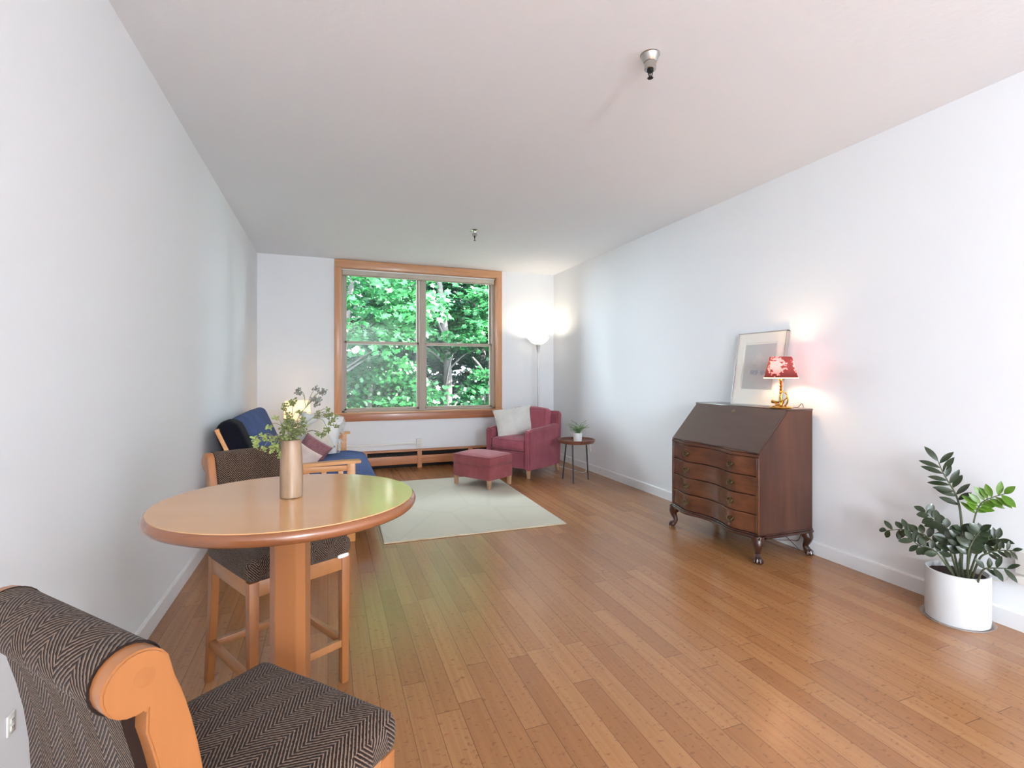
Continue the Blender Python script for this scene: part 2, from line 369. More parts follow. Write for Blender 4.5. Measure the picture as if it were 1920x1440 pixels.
def boxcushion(bm, c, s, r=.03, crown=.015, rot=None, n=10, pipe=0, seed=0):
    """soft cushion with rounded edges and crowned faces"""
    t = NB(); bmesh.ops.create_cube(t, size=2)
    bmesh.ops.subdivide_edges(t, edges=t.edges[:], cuts=n, use_grid_fill=True)
    hx, hy, hz = s[0]/2, s[1]/2, s[2]/2
    for v in t.verts:
        p = v.co.copy(); q = Vector((p.x*hx, p.y*hy, p.z*hz))
        inn = Vector((max(-hx+r, min(hx-r, q.x)), max(-hy+r, min(hy-r, q.y)), max(-hz+r, min(hz-r, q.z)))) if min(hx, hy, hz) > r else q*.5
        d = q-inn
        if d.length > 1e-6: q = inn+d.normalized()*min(r, d.length if d.length < r else r)
        cz = (1-p.x**2)*(1-p.y**2); cx = (1-p.z**2)*(1-p.y**2); cy = (1-p.x**2)*(1-p.z**2)
        q.z += crown*cz*(1 if p.z > 0 else -1)*abs(p.z)
        q.x += crown*.4*cx*p.x; q.y += crown*.4*cy*p.y
        q += Vector((0, 0, 1))*.003*noise.noise(q*9+Vector((seed, 0, 0)))
        v.co = q
    m = Matrix.Translation(c)
    if rot is not None: m = m @ (rot if isinstance(rot, Matrix) else Matrix.Rotation(rot, 4, 'Z'))
    bmesh.ops.transform(t, matrix=m, verts=t.verts); merge(bm, t)
    if pipe:
        for sz in (1, -1):
            e = .93; rr = r
            pts = []
            for sx, sy, a0 in ((1, 1, 0), (-1, 1, 90), (-1, -1, 180), (1, -1, 270)):
                for k in range(4):
                    a = math.radians(a0+30*k); pts.append(m @ Vector((sx*(hx-rr)+rr*math.cos(a), sy*(hy-rr)+rr*math.sin(a), sz*(hz-.3*rr))))
            pts.append(pts[0]); tube(bm, pts, pipe, 6)
    return bm
def pillow(bm, c, w_, h_, t_, m=None, n=16, seed=0, wob=.012):
    """knife edge pillow, flat in XZ, thickness along Y, pinched corners"""
    front = {}; back = {}; mm = Matrix.Translation(c) @ (m or Matrix())
    for i in range(n+1):
        for j in range(n+1):
            x = -1+2*i/n; z = -1+2*j/n
            e = (1-abs(x)**2.4)*(1-abs(z)**2.4); y = t_/2*max(0, e)**.5
            sx = 1-.07*(1-z*z)*abs(x)**3; sz = 1-.07*(1-x*x)*abs(z)**3
            px, pz = x*w_/2*sx, z*h_/2*sz
            wv = wob*noise.noise(Vector((px*8, pz*8, seed)))*min(1, e*3)
            a = bm.verts.new(mm @ Vector((px, -y+wv, pz)))
            front[i, j] = a
            back[i, j] = a if (i in (0, n) or j in (0, n)) else bm.verts.new(mm @ Vector((px, y+wv, pz)))
    for i in range(n):
        for j in range(n):
            bm.faces.new((front[i, j], front[i+1, j], front[i+1, j+1], front[i, j+1]))
            bm.faces.new((back[i, j], back[i, j+1], back[i+1, j+1], back[i+1, j]))
    return bm
def boxuv(bm, off=(0, 0)):
    ul = bm.loops.layers.uv.verify()
    for f in bm.faces:
        n = f.normal; a = [abs(x) for x in n]
        for l in f.loops:
            p = l.vert.co
            if a[2] >= a[0] and a[2] >= a[1]: l[ul].uv = (p.x, p.y)
            elif a[1] >= a[0]: l[ul].uv = (p.x, (p.z if n.y < 0 else -p.z)+off[1])
            else: l[ul].uv = (p.y, p.z+off[0])
def obj(name, bm, mat, parent=None, smooth=True, angle=40):
    bmesh.ops.recalc_face_normals(bm, faces=bm.faces)
    me = bpy.data.meshes.new(name); bm.to_mesh(me); bm.free()
    me.materials.append(M[mat] if isinstance(mat, str) else mat)
    if smooth:
        me.polygons.foreach_set('use_smooth', [True]*len(me.polygons)); me.set_sharp_from_angle(angle=math.radians(angle))
    o = bpy.data.objects.new(name, me); C.collection.objects.link(o)
    if parent: o.parent = parent
    return o
def tag(o, label, cat, group=None):
    o['label'] = label; o['category'] = cat
    if group: o['group'] = group
    return o
def thing(name, label, cat, loc=(0, 0, 0), rz=0, group=None):
    o = bpy.data.objects.new(name, None); C.collection.objects.link(o); o.empty_display_size = .1
    o.location = loc; o.rotation_euler = (0, 0, rz); return tag(o, label, cat, group)
def struct(name, bm, mat, parent=None, **kw):
    o = obj(name, bm, mat, parent, **kw)
    if not parent: o['kind'] = 'structure'
    return o

# ================================================================ THE SETTING
T = .2
struct('floor', span(NB(), (XL-T, YF-T, -.1), (XR+T, YB+T, 0)), 'floor', smooth=False)
struct('ceiling', span(NB(), (XL-T, YF-T, CZ), (XR+T, YB+T, CZ+.12)), 'ceil', smooth=False)
bm = NB()   # opening added out of view behind the camera to let fill daylight in
span(bm, (XL-T, -3.6, 0), (XL, YB+T, CZ)); span(bm, (XL-T, YF-T, 0), (XL, -5.3, CZ))
span(bm, (XL-T, -5.3, 0), (XL, -3.6, .1)); span(bm, (XL-T, -5.3, 2.4), (XL, -3.6, CZ))
struct('wall_left', bm, 'wall', smooth=False)
struct('wall_right', span(NB(), (XR, YF-T, 0), (XR+T, YB+T, CZ)), 'wall', smooth=False)
bm = NB()
span(bm, (XL, YB, 0), (WX0, YB+T, CZ)); span(bm, (WX1, YB, 0), (XR, YB+T, CZ))
span(bm, (WX0, YB, 0), (WX1, YB+T, WZ0-.02)); span(bm, (WX0, YB, WZ1), (WX1, YB+T, CZ))
struct('wall_back', bm, 'wall', smooth=False)
struct('wall_front', span(NB(), (XL, YF-T, 0), (XR, YF, CZ)), 'wall', smooth=False)
wf = NB()
for y in (-5.27, -4.45, -3.63): span(wf, (XL-.12, y-.03, .1), (XL-.06, y+.03, 2.4))
span(wf, (XL-.12, -5.3, .1), (XL-.06, -3.6, .16)); span(wf, (XL-.12, -5.3, 2.34), (XL-.06, -3.6, 2.4))
struct('fill_opening_frame', wf, 'taupe', smooth=False)  # frame of the added, unseen daylight opening
def baseboard(name, x, sx):
    prof = [(0, 0), (.013, 0), (.013, .082), (.008, .09), (0, .092)]
    bm = NB(); prism(bm, [(x+sx*a, b) for a, b in prof], YB-YF, 'XZ', YF); struct(name, bm, 'white', smooth=False)
baseboard('baseboard_left', XL, 1); baseboard('baseboard_right', XR, -1)
bm = NB(); span(bm, (2.5, YB-.013, 0), (XR-.013, YB, .09), .002); struct('baseboard_back', bm, 'white', smooth=False)

# window
win = bpy.data.objects.new('window_1', None); C.collection.objects.link(win); win.location = (1.22, YB, .75); win['kind'] = 'structure'
def wpart(name, bm, mat, parent=None, **kw):
    o = obj(name, bm, mat, parent or win, **kw)
    if not parent: o.location = (-1.22, -YB, -.75)
    return o
y0 = YB-.022
bm = NB(); span(bm, (.078, y0, 2.65), (2.372, YB, CZ-.004), .003); wpart('head_casing', bm, 'casing')
for a, b in ((.078, WX0+.002), (WX1-.002, 2.372)):
    wpart('side_casing', span(NB(), (a, y0, .755), (b, YB, 2.65), .003), 'casingv')
wpart('window_sill', span(NB(), (.07, YB-.045, .735), (2.38, YB+.1, .757), .005), 'casing')
wpart('apron', span(NB(), (.085, YB-.02, .638), (2.365, YB, .735), .003), 'apron')
bm = NB(); span(bm, (WX0, YB, .757), (WX0+.012, YB+.1, WZ1)); span(bm, (WX1-.012, YB, .757), (WX1, YB+.1, WZ1)); span(bm, (WX0, YB, WZ1-.012), (WX1, YB+.1, WZ1))
wpart('jamb', bm, 'casingv', smooth=False)
# outer vinyl frame and centre mullion
bm = NB(); fx0, fx1, fz0, fz1 = WX0+.012, WX1-.012, .757, WZ1-.012
span(bm, (fx0, YB+.06, fz0), (fx0+.035, YB+.17, fz1), .003); span(bm, (fx1-.035, YB+.06, fz0), (fx1, YB+.17, fz1), .003)
span(bm, (fx0, YB+.06, fz0), (fx1, YB+.17, fz0+.022), .003); span(bm, (fx0, YB+.06, fz1-.05), (fx1, YB+.17, fz1), .003)
xm = (fx0+fx1)/2
span(bm, (xm-.04, YB+.055, fz0), (xm+.04, YB+.17, fz1), .004)
span(bm, (xm-.012, YB+.048, fz0), (xm+.012, YB+.06, fz1), .003)
wpart('window_frame', bm, 'taupe', smooth=False)
def sash(xa, xb, za, zb, y):
    bm = NB(); s_ = .03; y1 = y+.028
    span(bm, (xa, y, za), (xa+s_, y1, zb), .003); span(bm, (xb-s_, y, za), (xb, y1, zb), .003)
    span(bm, (xa, y, za), (xb, y1, za+.032), .003); span(bm, (xa, y, zb-.03), (xb, y1, zb), .003)
    o = wpart('sash', bm, 'taupe', smooth=False)
    wpart('pane', span(NB(), (xa+s_, y+.012, za+.03), (xb-s_, y+.015, zb-.028)), 'glass', o, smooth=False)
    return o
for xa, xb in ((fx0+.033, xm-.038), (xm+.038, fx1-.033)):
    sash(xa, xb, 1.66, 2.60, YB+.115)
    s = sash(xa, xb, .775, 1.70, YB+.082)
    wpart('insect_screen', span(NB(), (xa+.02, YB+.150, .80), (xb-.02, YB+.1505, 1.66)), 'screen', s, smooth=False)
    wpart('sash_lock', span(NB(), ((xa+xb)/2-.03, YB+.072, 1.694), ((xa+xb)/2+.03, YB+.09, 1.71), .003), 'plastic', s)
bl = thing('window_blind', 'off-white cellular blind raised to a narrow stack at the top of the window', 'blind', (1.22, YB+.03, 2.64))
bm = NB(); span(bm, (-1.05, -.02, -.02), (1.05, .02, 0), .003); obj('head_rail', bm, 'plastic', bl)
bm = NB()
for i in range(6): span(bm, (-1.045, -.014, -.022-.008*(i+1)), (1.045, .014, -.022-.008*i-.001), .003)
obj('pleated_stack', bm, 'cream', bl)
obj('bottom_rail', span(NB(), (-1.045, -.018, -.088), (1.045, .018, -.071), .004), 'taupe', bl)

# ================================================================ OUTSIDE
rng = np.random.default_rng(5)
bm = NB(); bmesh.ops.create_grid(bm, x_segments=30, y_segments=30, size=40)
for v in bm.verts: v.co.z = .3*noise.noise(v.co*.15); v.co.z += max(0, v.co.y+10)*.07
g = obj('ground', bm, 'ground'); g.location = (4, YB+41.5, -4.0); g['kind'] = 'structure'
ANG = [90, 62, 40, 12, -12, -40, -90, -140, -168, 168, 140, 118]
RAD = [1, .55, .88, .5, .7, .38, .55, .38, .7, .5, .88, .55]
LEAF = np.array([(r*math.cos(math.radians(a)), r*math.sin(math.radians(a)), -.15*r*r) for a, r in zip(ANG, RAD)])
def leafmesh(name, centres, size, mat, parent):
    """lobed leaves, one polygon each, gathered on drooping sprays"""
    n = len(centres); k = len(LEAF)
    sz = size*rng.uniform(.6, 1.25, n)[:, None, None]
    yaw = rng.uniform(0, 2*PI, n); tilt = rng.normal(.55, .45, n); az = rng.normal(-PI/2, 1.0, n)
    c, s = np.cos(yaw), np.sin(yaw); P = LEAF[None].repeat(n, 0)*sz
    X = P[..., 0]*c[:, None]-P[..., 1]*s[:, None]; Y = P[..., 0]*s[:, None]+P[..., 1]*c[:, None]; Z = P[..., 2]
    # tilt about horizontal axis so that leaf top leans to direction az
    ct, st = np.cos(tilt)[:, None], np.sin(tilt)[:, None]
    X2 = X*ct+Z*st; Z2 = -X*st+Z*ct
    ca, sa = np.cos(az)[:, None], np.sin(az)[:, None]
    X3 = X2*ca-Y*sa; Y3 = X2*sa+Y*ca
    V = np.stack([X3, Y3, Z2], -1)+centres[:, None, :]
    me = bpy.data.meshes.new(name); me.vertices.add(n*k); me.vertices.foreach_set('co', V.reshape(-1))
    me.loops.add(n*k); me.loops.foreach_set('vertex_index', np.arange(n*k, dtype=np.int32))
    me.polygons.add(n); me.polygons.foreach_set('loop_start', np.arange(0, n*k, k, dtype=np.int32)); me.polygons.foreach_set('loop_total', np.full(n, k, dtype=np.int32))
    me.update(); me.validate(); me.materials.append(M[mat])
    o = bpy.data.objects.new(name, me); C.collection.objects.link(o); o.parent = parent; return o
def tree(label, x, y, r, zc, rad, nspray, mat, lean=(0, 0), size=.10, gz=-4.0, per=26, low=.0, group=None):
    t = thing('maple_tree', label, 'tree', (x, y, gz), 0, group)
    H = zc-gz
    bm = NB(); pts = []
    for i in range(9):
        f = i/8; pts.append((lean[0]*f+.12*math.sin(f*7+x), lean[1]*f, H*f*1.15-.25))
    tube(bm, pts, [r*(1.25-.75*i/8) for i in range(9)], 12); obj('trunk', bm, 'bark', t)
    for i in range(5):
        a = random.uniform(0, 2*PI); z0 = H*random.uniform(.5, .95); L = rad[0]*random.uniform(.5, .9)
        b = NB(); p0 = Vector((lean[0]*z0/H/1.15, lean[1]*z0/H/1.15, z0))
        tube(b, smoothpts([p0, p0+Vector((math.cos(a)*L*.5, math.sin(a)*L*.5, L*.3)), p0+Vector((math.cos(a)*L, math.sin(a)*L, L*.45))], 4), [r*.25*(1-.08*k) for k in range(9)], 6)
        obj('branch', b, 'bark', t)
    cs = []
    for i in range(nspray):
        d = rng.normal(size=3); d /= np.linalg.norm(d); q = rng.uniform(.45, 1)**.6
        c = np.array([lean[0], lean[1], H])+d*q*np.array(rad)
        if c[2]+gz < low: continue
        L = rng.uniform(.25, .6); n = int(per*rng.uniform(.6, 1.3))
        ang = rng.uniform(0, 2*PI, n); rr = L*np.sqrt(rng.uniform(0, 1, n))
        cs.append(np.stack([c[0]+rr*np.cos(ang), c[1]+rr*np.sin(ang), c[2]-.25*rr+rng.normal(0, .05, n)], -1))
    leafmesh('foliage', np.concatenate(cs), size, mat, t); return t
GT = 'maple trees beyond the window'
tree('bright green maple whose sunlit crown fills the upper left window pane', .2, 11.6, .10, 3.3, (2.0, 1.5, 1.9), 250, 'maple_leaf', (.3, 0), .11, low=1.5, group=GT)
tree('low leafy maple filling the lower left window pane', .9, 12.9, .10, .75, (1.9, 1.2, 1.15), 300, 'maple_leaf', (0, 0), .085, low=-3, group=GT)
tree('sunlit low maple at the bottom right corner of the window', 4.1, 12.6, .08, .55, (.9, .9, 1.0), 110, 'maple_leaf', (.1, 0), .09, low=-3, group=GT)
tree('maple with a pale slim trunk showing in the lower right window pane', 3.35, 14.2, .15, 3.6, (2.3, 1.5, 1.9), 240, 'maple_leaf', (-.3, 0), .10, low=1.7, group=GT)
tree('thick-trunked maple behind the slim one, seen through the right-hand panes', 4.7, 15.5, .27, 5.0, (2.8, 1.8, 3.6), 420, 'maple_leaf', (.6, 0), .11, low=1.8, group=GT)
tree('dark-trunked maple seen through the lower left pane near the mullion', 1.9, 15.6, .2, 4.0, (2.6, 1.6, 4.4), 480, 'maple_leaf2', (-.3, 0), .11, low=-2, group=GT)
tree('maple leaning right at the far right edge of the window view', 4.7, 17.5, .2, 4.0, (2.4, 1.8, 3.6), 300, 'maple_leaf2', (.9, 0), .11, low=-.5, group=GT)
for x, y, r_, lab in ((-3.0, 20, 700, 'shaded tree at the far left of the wood behind the window'), (1.2, 21.5, 750, 'shaded tree left of centre in the wood behind the window'), (4.8, 22.5, 750, 'shaded tree right of centre in the wood behind the window'), (8.6, 21, 750, 'shaded tree at the right of the wood behind the window'), (12.5, 22, 500, 'shaded outermost tree right of the window view')):
    tree(lab, x, y, .28, 4.2, (3.4, 2.0, 8.4), int(r_*1.5), 'maple_leaf2', (.2, 0), .19, low=-4.5, per=24, group=GT)

# ================================================================ SPRINKLERS
sp = thing('fire_sprinkler', 'larger fire sprinkler with a conical chrome cup on the near ceiling', 'sprinkler', (1.411, 1.947, CZ))
bm = NB(); lathe(bm, [(.046, 0), (.046, -.002), (.042, -.004), (.030, -.035), (.027, -.037)], 40); obj('escutcheon_cone', bm, 'chrome', sp)
bm = NB(); lathe(bm, [(.027, -.03), (.027, -.068), (.024, -.071), (.014, -.071)], 40); obj('cup', bm, 'chrome', sp)
bm = NB(); lathe(bm, [(.015, -.068), (.015, -.078), (.011, -.082), (.006, -.084)], 12)
for s in (-1, 1): tube(bm, [(s*.012, 0, -.08), (s*.010, 0, -.09), (s*.004, 0, -.103), (0, 0, -.107)], .0026, 6)
tube(bm, [(0, 0, -.082), (0, 0, -.104)], .002, 6); obj('head', bm, 'dark', sp)
bm = NB(); lathe(bm, [(.0125, -.107), (.0125, -.109), (.002, -.110)], 14)
for i in range(8): a = i*PI/4; box(bm, (.0125*math.cos(a), .0125*math.sin(a), -.108), (.005, .003, .0015), 0, 1, a)
obj('deflector', bm, 'dark', sp)
sp = thing('fire_sprinkler', 'small fire sprinkler with a flat flange on the ceiling nearer the window', 'sprinkler', (1.431, 4.973, CZ))
bm = NB(); lathe(bm, [(.052, 0), (.05, -.003), (.03, -.007), (.012, -.009)], 32); obj('flange', bm, 'chrome', sp)
bm = NB(); lathe(bm, [(.016, -.006), (.012, -.03), (.025, -.031), (.027, -.04), (.027, -.058), (.02, -.062), (.01, -.063)], 6); obj('body', bm, 'chrome', sp)
bm = NB(); lathe(bm, [(.010, -.06), (.006, -.078), (.003, -.1), (.003, -.104)], 10); lathe(bm, [(.011, -.104), (.011, -.107)], 12); obj('head', bm, 'dark', sp)

# ================================================================ HEATER COVER, RACEWAY, OUTLETS
ht = thing('baseboard_heater', 'long low pine-clad baseboard heater under the window', 'heater', (.85, YB-.07, 0))
hx0, hx1 = -1.6, 1.62
obj('top_board', span(NB(), (hx0, -.055, .222), (hx1, .07, .238), .002), 'heaterwood', ht)
obj('front_board', span(NB(), (hx0, -.05, .055), (hx1, -.034, .165), .002), 'heaterwood', ht)
for x in (-1.1, -.4, .31, 1.02):
    obj('post', span(NB(), (x-.03, -.054, 0), (x+.03, -.03, .222), .002), 'heaterwood', ht)
obj('back_panel', span(NB(), (hx0, .055, 0), (hx1, .069, .222)), 'dark', ht)
bm = NB(); span(bm, (hx0+.05, -.02, .10), (hx1-.05, .04, .16), 0)
for i in range(60): span(bm, (-.6+i*.016, -.024, .09), (-.598+i*.016, .045, .19))
obj('heating_element', bm, 'finmetal', ht)
rw = NB(); span(rw, (XL+.001, YB-.014, .30), (1.13, YB, .325), .003); tag(obj('cable_raceway', rw, 'plastic'), 'thin white cable raceway running along the wall below the window', 'raceway')
def outlet(label, loc, rz, d=.012, surf=False):
    t = thing('power_outlet', label, 'outlet', loc, rz)
    obj('cover_plate', span(NB(), (-.036, -d, -.057), (.036, 0, .057), .003), 'plastic', t)
    for s in (-1, 1):
        bm = NB(); box(bm, (0, -d-.001, s*.021), (.032, .004, .028), .0015); o = obj('receptacle', bm, 'plastic', t)
        bm = NB()
        for q in (-1, 1): box(bm, (q*.006, -d-.0032, s*.021+.003), (.002, .0015, .008))
        obj('slot', bm, 'dark', o)
    return t
outlet('white outlet box at the end of the raceway above the pine heater', (1.167, YB-.001, .32), 0, .035)
outlet('pale outlet low on the right wall behind the round side table', (XR-.0005, 5.72, .31), -PI/2)
o = outlet('small jack plate low on the left wall beside the near stool', (XL+.0005, 1.757, .307), PI/2, .006); o.scale = (.5, .8, .5)
ad = thing('outlet_box', 'white surface outlet box with plug at the right edge above the planter', 'outlet', (XR-.0005, 1.36, .345), -PI/2)
obj('cover_plate', span(NB(), (-.066, -.04, -.055), (.066, 0, .055), .004), 'plastic', ad)
bm = NB(); span(bm, (-.05, -.08, -.095), (.03, -.041, -.058), .006); tube(bm, smoothpts([(-.045, -.06, -.076), (-.07, -.05, -.07), (-.095, -.03, -.085), (-.115, -.012, -.115), (-.15, -.02, -.13), (-.20, -.03, -.125)], 6), .0028, 6); obj('plug', bm, 'plastic', ad)
# ================================================================ RUG
rg = thing('area_rug', 'cream wool area rug with faint line pattern on the wood floor', 'rug', (1.158, 4.82, 0), 0)
bm = NB(); t = NB(); bmesh.ops.create_grid(t, x_segments=40, y_segments=50, size=1)
for v in t.verts: v.co = Vector((v.co.x*.74, v.co.y*1.05, .012+.0015*noise.noise(v.co*4)))
r = bmesh.ops.extrude_face_region(t, geom=t.faces[:])
for v in [x for x in r['geom'] if isinstance(x, bmesh.types.BMVert)]: v.co.z = .001
merge(bm, t); obj('pile', bm, 'rug', rg)
bm = NB()
tube(bm, [(-.742, -1.052, .006), (.742, -1.052, .006), (.742, 1.052, .006), (-.742, 1.052, .006), (-.742, -1.052, .006)], .0055, 8)
obj('binding', bm, 'rugedge', rg)
rg.rotation_euler = (0, 0, math.radians(-1.2))

# ================================================================ DINING TABLE
tb = thing('dining_table', 'round counter-height maple dining table with a dark bullnose rim and one central post', 'table', (-.102, 1.575, 0), math.radians(-16))
bm = NB(); ex, ey = .357, .343; e = .016
def ring(a, z): return [((a+ex-.357)*math.cos(2*PI*i/96), (a+ey-.357)*math.sin(2*PI*i/96), z) for i in range(96)]
vt = [bm.verts.new(p) for p in ring(.357-.010, .9105)]; vb = [bm.verts.new(p) for p in ring(.357-.010, .884)]
ct = bm.verts.new((0, 0, .9105)); bm.faces.new(vb[::-1])
for i in range(96): bm.faces.new((ct, vt[i], vt[(i+1) % 96]))
for i in range(96): bm.faces.new((vb[i], vb[(i+1) % 96], vt[(i+1) % 96], vt[i]))
top = obj('tabletop', bm, 'tabletop', tb, smooth=False); top['label'] = 'light maple top panel'
bm = NB(); prof = [(-.010, .910)]+[(-.016+.016*math.cos(math.radians(a)), .893+.0165*math.sin(math.radians(a))) for a in range(80, -91, -17)]+[(-.03, .876), (-.03, .884)]
R = [[bm.verts.new(p) for p in ring(.357+d, z)] for d, z in prof]
for k in range(len(R)-1):
    for i in range(96): bm.faces.new((R[k][i], R[k][(i+1) % 96], R[k+1][(i+1) % 96], R[k+1][i]))
obj('edge_band', bm, 'tableedge', tb)
bm = NB(); a_, c_ = .0275, .021; H_ = a_+c_
octo = [(a_, -H_), (H_, -a_), (H_, a_), (a_, H_), (-a_, H_), (-H_, a_), (-H_, -a_), (-a_, -H_)]
prism(bm, octo, .83, 'XY', .05, .0015)
p = obj('post', bm, 'maple', tb); p.rotation_euler = (0, 0, math.radians(3))
obj('mounting_plate', span(NB(), (-.14, -.14, .868), (.14, .14, .884), .003), 'maple', tb)
for k in range(4):
    bm = NB(); prism(bm, [(.03, .0), (.19, .0), (.20, .02), (.19, .035), (.05, .085), (.03, .09)], .05, 'XZ', -.025, .003)
    o = obj('foot', bm, 'maple_side', tb); o.rotation_euler = (0, 0, k*PI/2+PI/4)

# ================================================================ COUNTER STOOLS
def make_stool(label, loc, rz):
    t = thing('counter_stool', label, 'stool', loc, rz, 'upholstered counter stools at the round table')
    # front legs
    for sx in (-1, 1):
        obj('leg', box(NB(), (sx*.18, .185, .262), (.036, .036, .524), .003, 2, None, .82), 'maple', t)
    # back posts: side profile with the scroll at the top
    cl = [(-.245, 0), (-.215, .2), (-.19, .42), (-.186, .56), (-.19, .70), (-.205, .80), (-.228, .88), (-.256, .925)]
    cl = [(v.x, v.y) for v in smoothpts([(a, b, 0) for a, b in cl], 4)]
    front = []; back = []
    for i, (y, z) in enumerate(cl):
        a = cl[max(0, i-1)]; b = cl[min(len(cl)-1, i+1)]; d = Vector((b[0]-a[0], b[1]-a[1])).normalized(); n = Vector((d.y, -d.x))
        w_ = .016+.005*min(1, z/.5)+(.003 if z > .6 else 0)
        front.append((y+n.x*w_, z+n.y*w_)); back.append((y-n.x*w_, z-n.y*w_))
    cy, cz, R_ = -.247, .902, .038
    front = [p for p in front if p[1] < .895]; back = [p for p in back if p[1] < .855]
    arc = [(cy+R_*math.cos(math.radians(a)), cz+R_*math.sin(math.radians(a))) for a in range(28, 300, 16)]
    poly = front+arc+back[::-1]
    for sx in (-1, 1):
        bm = NB(); prism(bm, poly, .030, 'YZ', sx*.180-.015, .0025); o = obj('back_post', bm, 'maple', t)
        bm = NB(); lathe(bm, [(.012, 0), (.012, .0008), (.0, .0009)], 20); q = obj('screw_plug', bm, 'maple', o)
        q.location = (sx*.1945, cy+.006, cz+.004); q.rotation_euler = (0, sx*PI/2, 0)
    # seat rails
    bm = NB(); span(bm, (-.165, .168, .468), (.165, .198, .524), .002); span(bm, (-.165, -.205, .468), (.165, -.175, .524), .002)
    for sx in (-1, 1): span(bm, (sx*.18-.014, -.185, .468), (sx*.18+.014, .17, .524), .002)
    obj('seat_rail', bm, 'maple_side', t)
    for a, b in (((-.18, .185), (.18, .185)), ((-.18, -.2), (.18, -.2)), ((-.18, .185), (-.18, -.21)), ((.18, .185), (.18, -.21))):
        obj('stretcher', beam(NB(), (a[0], a[1], .165), (b[0], b[1], .165), .022, .03), 'maple_side', t)
    # seat cushion
    bm = NB(); boxcushion(bm, (0, .008, .562), (.415, .41, .08), .032, .016, None, 16)
    bm.normal_update(); boxuv(bm); obj('seat', bm, 'herring', t, angle=80)
    # upholstered back following the posts, rolled over at the top
    ul_pts = []
    cf = [q for q in front if q[1] > .60]
    cf = cf[::2]
    arc2 = [(cy+.040*math.cos(math.radians(a)), cz+.040*math.sin(math.radians(a))) for a in range(30, 262, 12)]
    cb = [(y-.012, z) for y, z in back if .60 < z < .84][::-1][::2]
    loop = [(y+.006, z) for y, z in cf]+arc2+cb
    bm = NB(); ul = bm.loops.layers.uv.verify(); nx = 10; xs = [-.168+.336*i/nx for i in range(nx+1)]
    L = [0]
    for i in range(1, len(loop)+1):
        a, b = loop[i-1], loop[i % len(loop)]; L.append(L[-1]+math.hypot(a[0]-b[0], a[1]-b[1]))
    rows = []
    for i, x in enumerate(xs):
        e_ = abs(2*i/nx-1); sh = .93 if i in (0, nx) else 1.0
        my = sum(p_[0] for p_ in loop)/len(loop)
        rows.append([bm.verts.new((x, y, z)) for y, z in loop])
    n = len(loop)
    for i in range(nx):
        for k in range(n):
            f = bm.faces.new((rows[i][k], rows[i+1][k], rows[i+1][(k+1) % n], rows[i][(k+1) % n]))
            for l, (ii, kk) in zip(f.loops, ((i, k), (i+1, k), (i+1, k+1), (i, k+1))): l[ul].uv = (xs[ii], L[kk])
    for r_ in (rows[0][::-1], rows[-1]): bm.faces.new(r_)
    obj('backrest', bm, 'herring', t, angle=60)
    # piping along the fabric edge of the roll
    for sx in (-1, 1):
        bm = NB(); tube(bm, [(sx*.168, y, z) for y, z in [(a+.005, b) for a, b in cf]+arc2], .0014, 6); obj('piping', bm, 'herring', t)
    return t
make_stool('nearest counter stool, herringbone seat and scrolled back cut off by the lower left corner', (-.158, 1.016, 0), math.radians(-47.8))
ms = make_stool('herringbone counter stool on the far side of the round table against the left wall', (-.186, 2.235, 0), math.radians(209))
bm = NB(); boxcushion(bm, (-.165, .205, .527), (.05, .012, .014), .004, .002, .15, 4); obj('cloth_tag', bm, 'whitefab', ms)

# ================================================================ VASE AND SPRIGS
VX, VY, VZ = -.10, 1.575, .911
bm = NB()
outer = [(.026, 0), (.0305, .002), (.031, .02), (.031, .06), (.030, .11), (.0275, .15), (.0265, .160), (.027, .166)]
inner = [(.024, .166), (.0235, .158), (.025, .11), (.026, .02), (.0, .018)]
lathe(bm, outer+inner, 14, cap=False); bm.faces.new([v for v in bm.verts][:14][::-1])
vs_ = obj('vase', bm, 'vase', angle=30); vs_.location = (VX, VY, VZ); tag(vs_, 'tall taupe glazed ceramic vase on the round dining table', 'vase')
import itertools
def head(bm, p, r, seed):
    rnd = random.Random(seed)
    for i in range(13):
        d = Vector((rnd.gauss(0, 1), rnd.gauss(0, 1), rnd.gauss(0, .8))).normalized()*r*rnd.uniform(.45, 1)
        q = p+d; s_ = r*rnd.uniform(.2, .34)
        t_ = NB(); bmesh.ops.create_icosphere(t_, subdivisions=1, radius=s_)
        rot = Matrix.Rotation(rnd.uniform(0, 6), 4, Vector((rnd.random(), rnd.random(), rnd.random()+.1)).normalized())
        for v in t_.verts: v.co = q+(rot @ Vector((v.co.x*1.25, v.co.y*.45, v.co.z)))
        merge(bm, t_)
        tube(bm, [p-Vector((0, 0, r*.4)), q], .0005, 4)
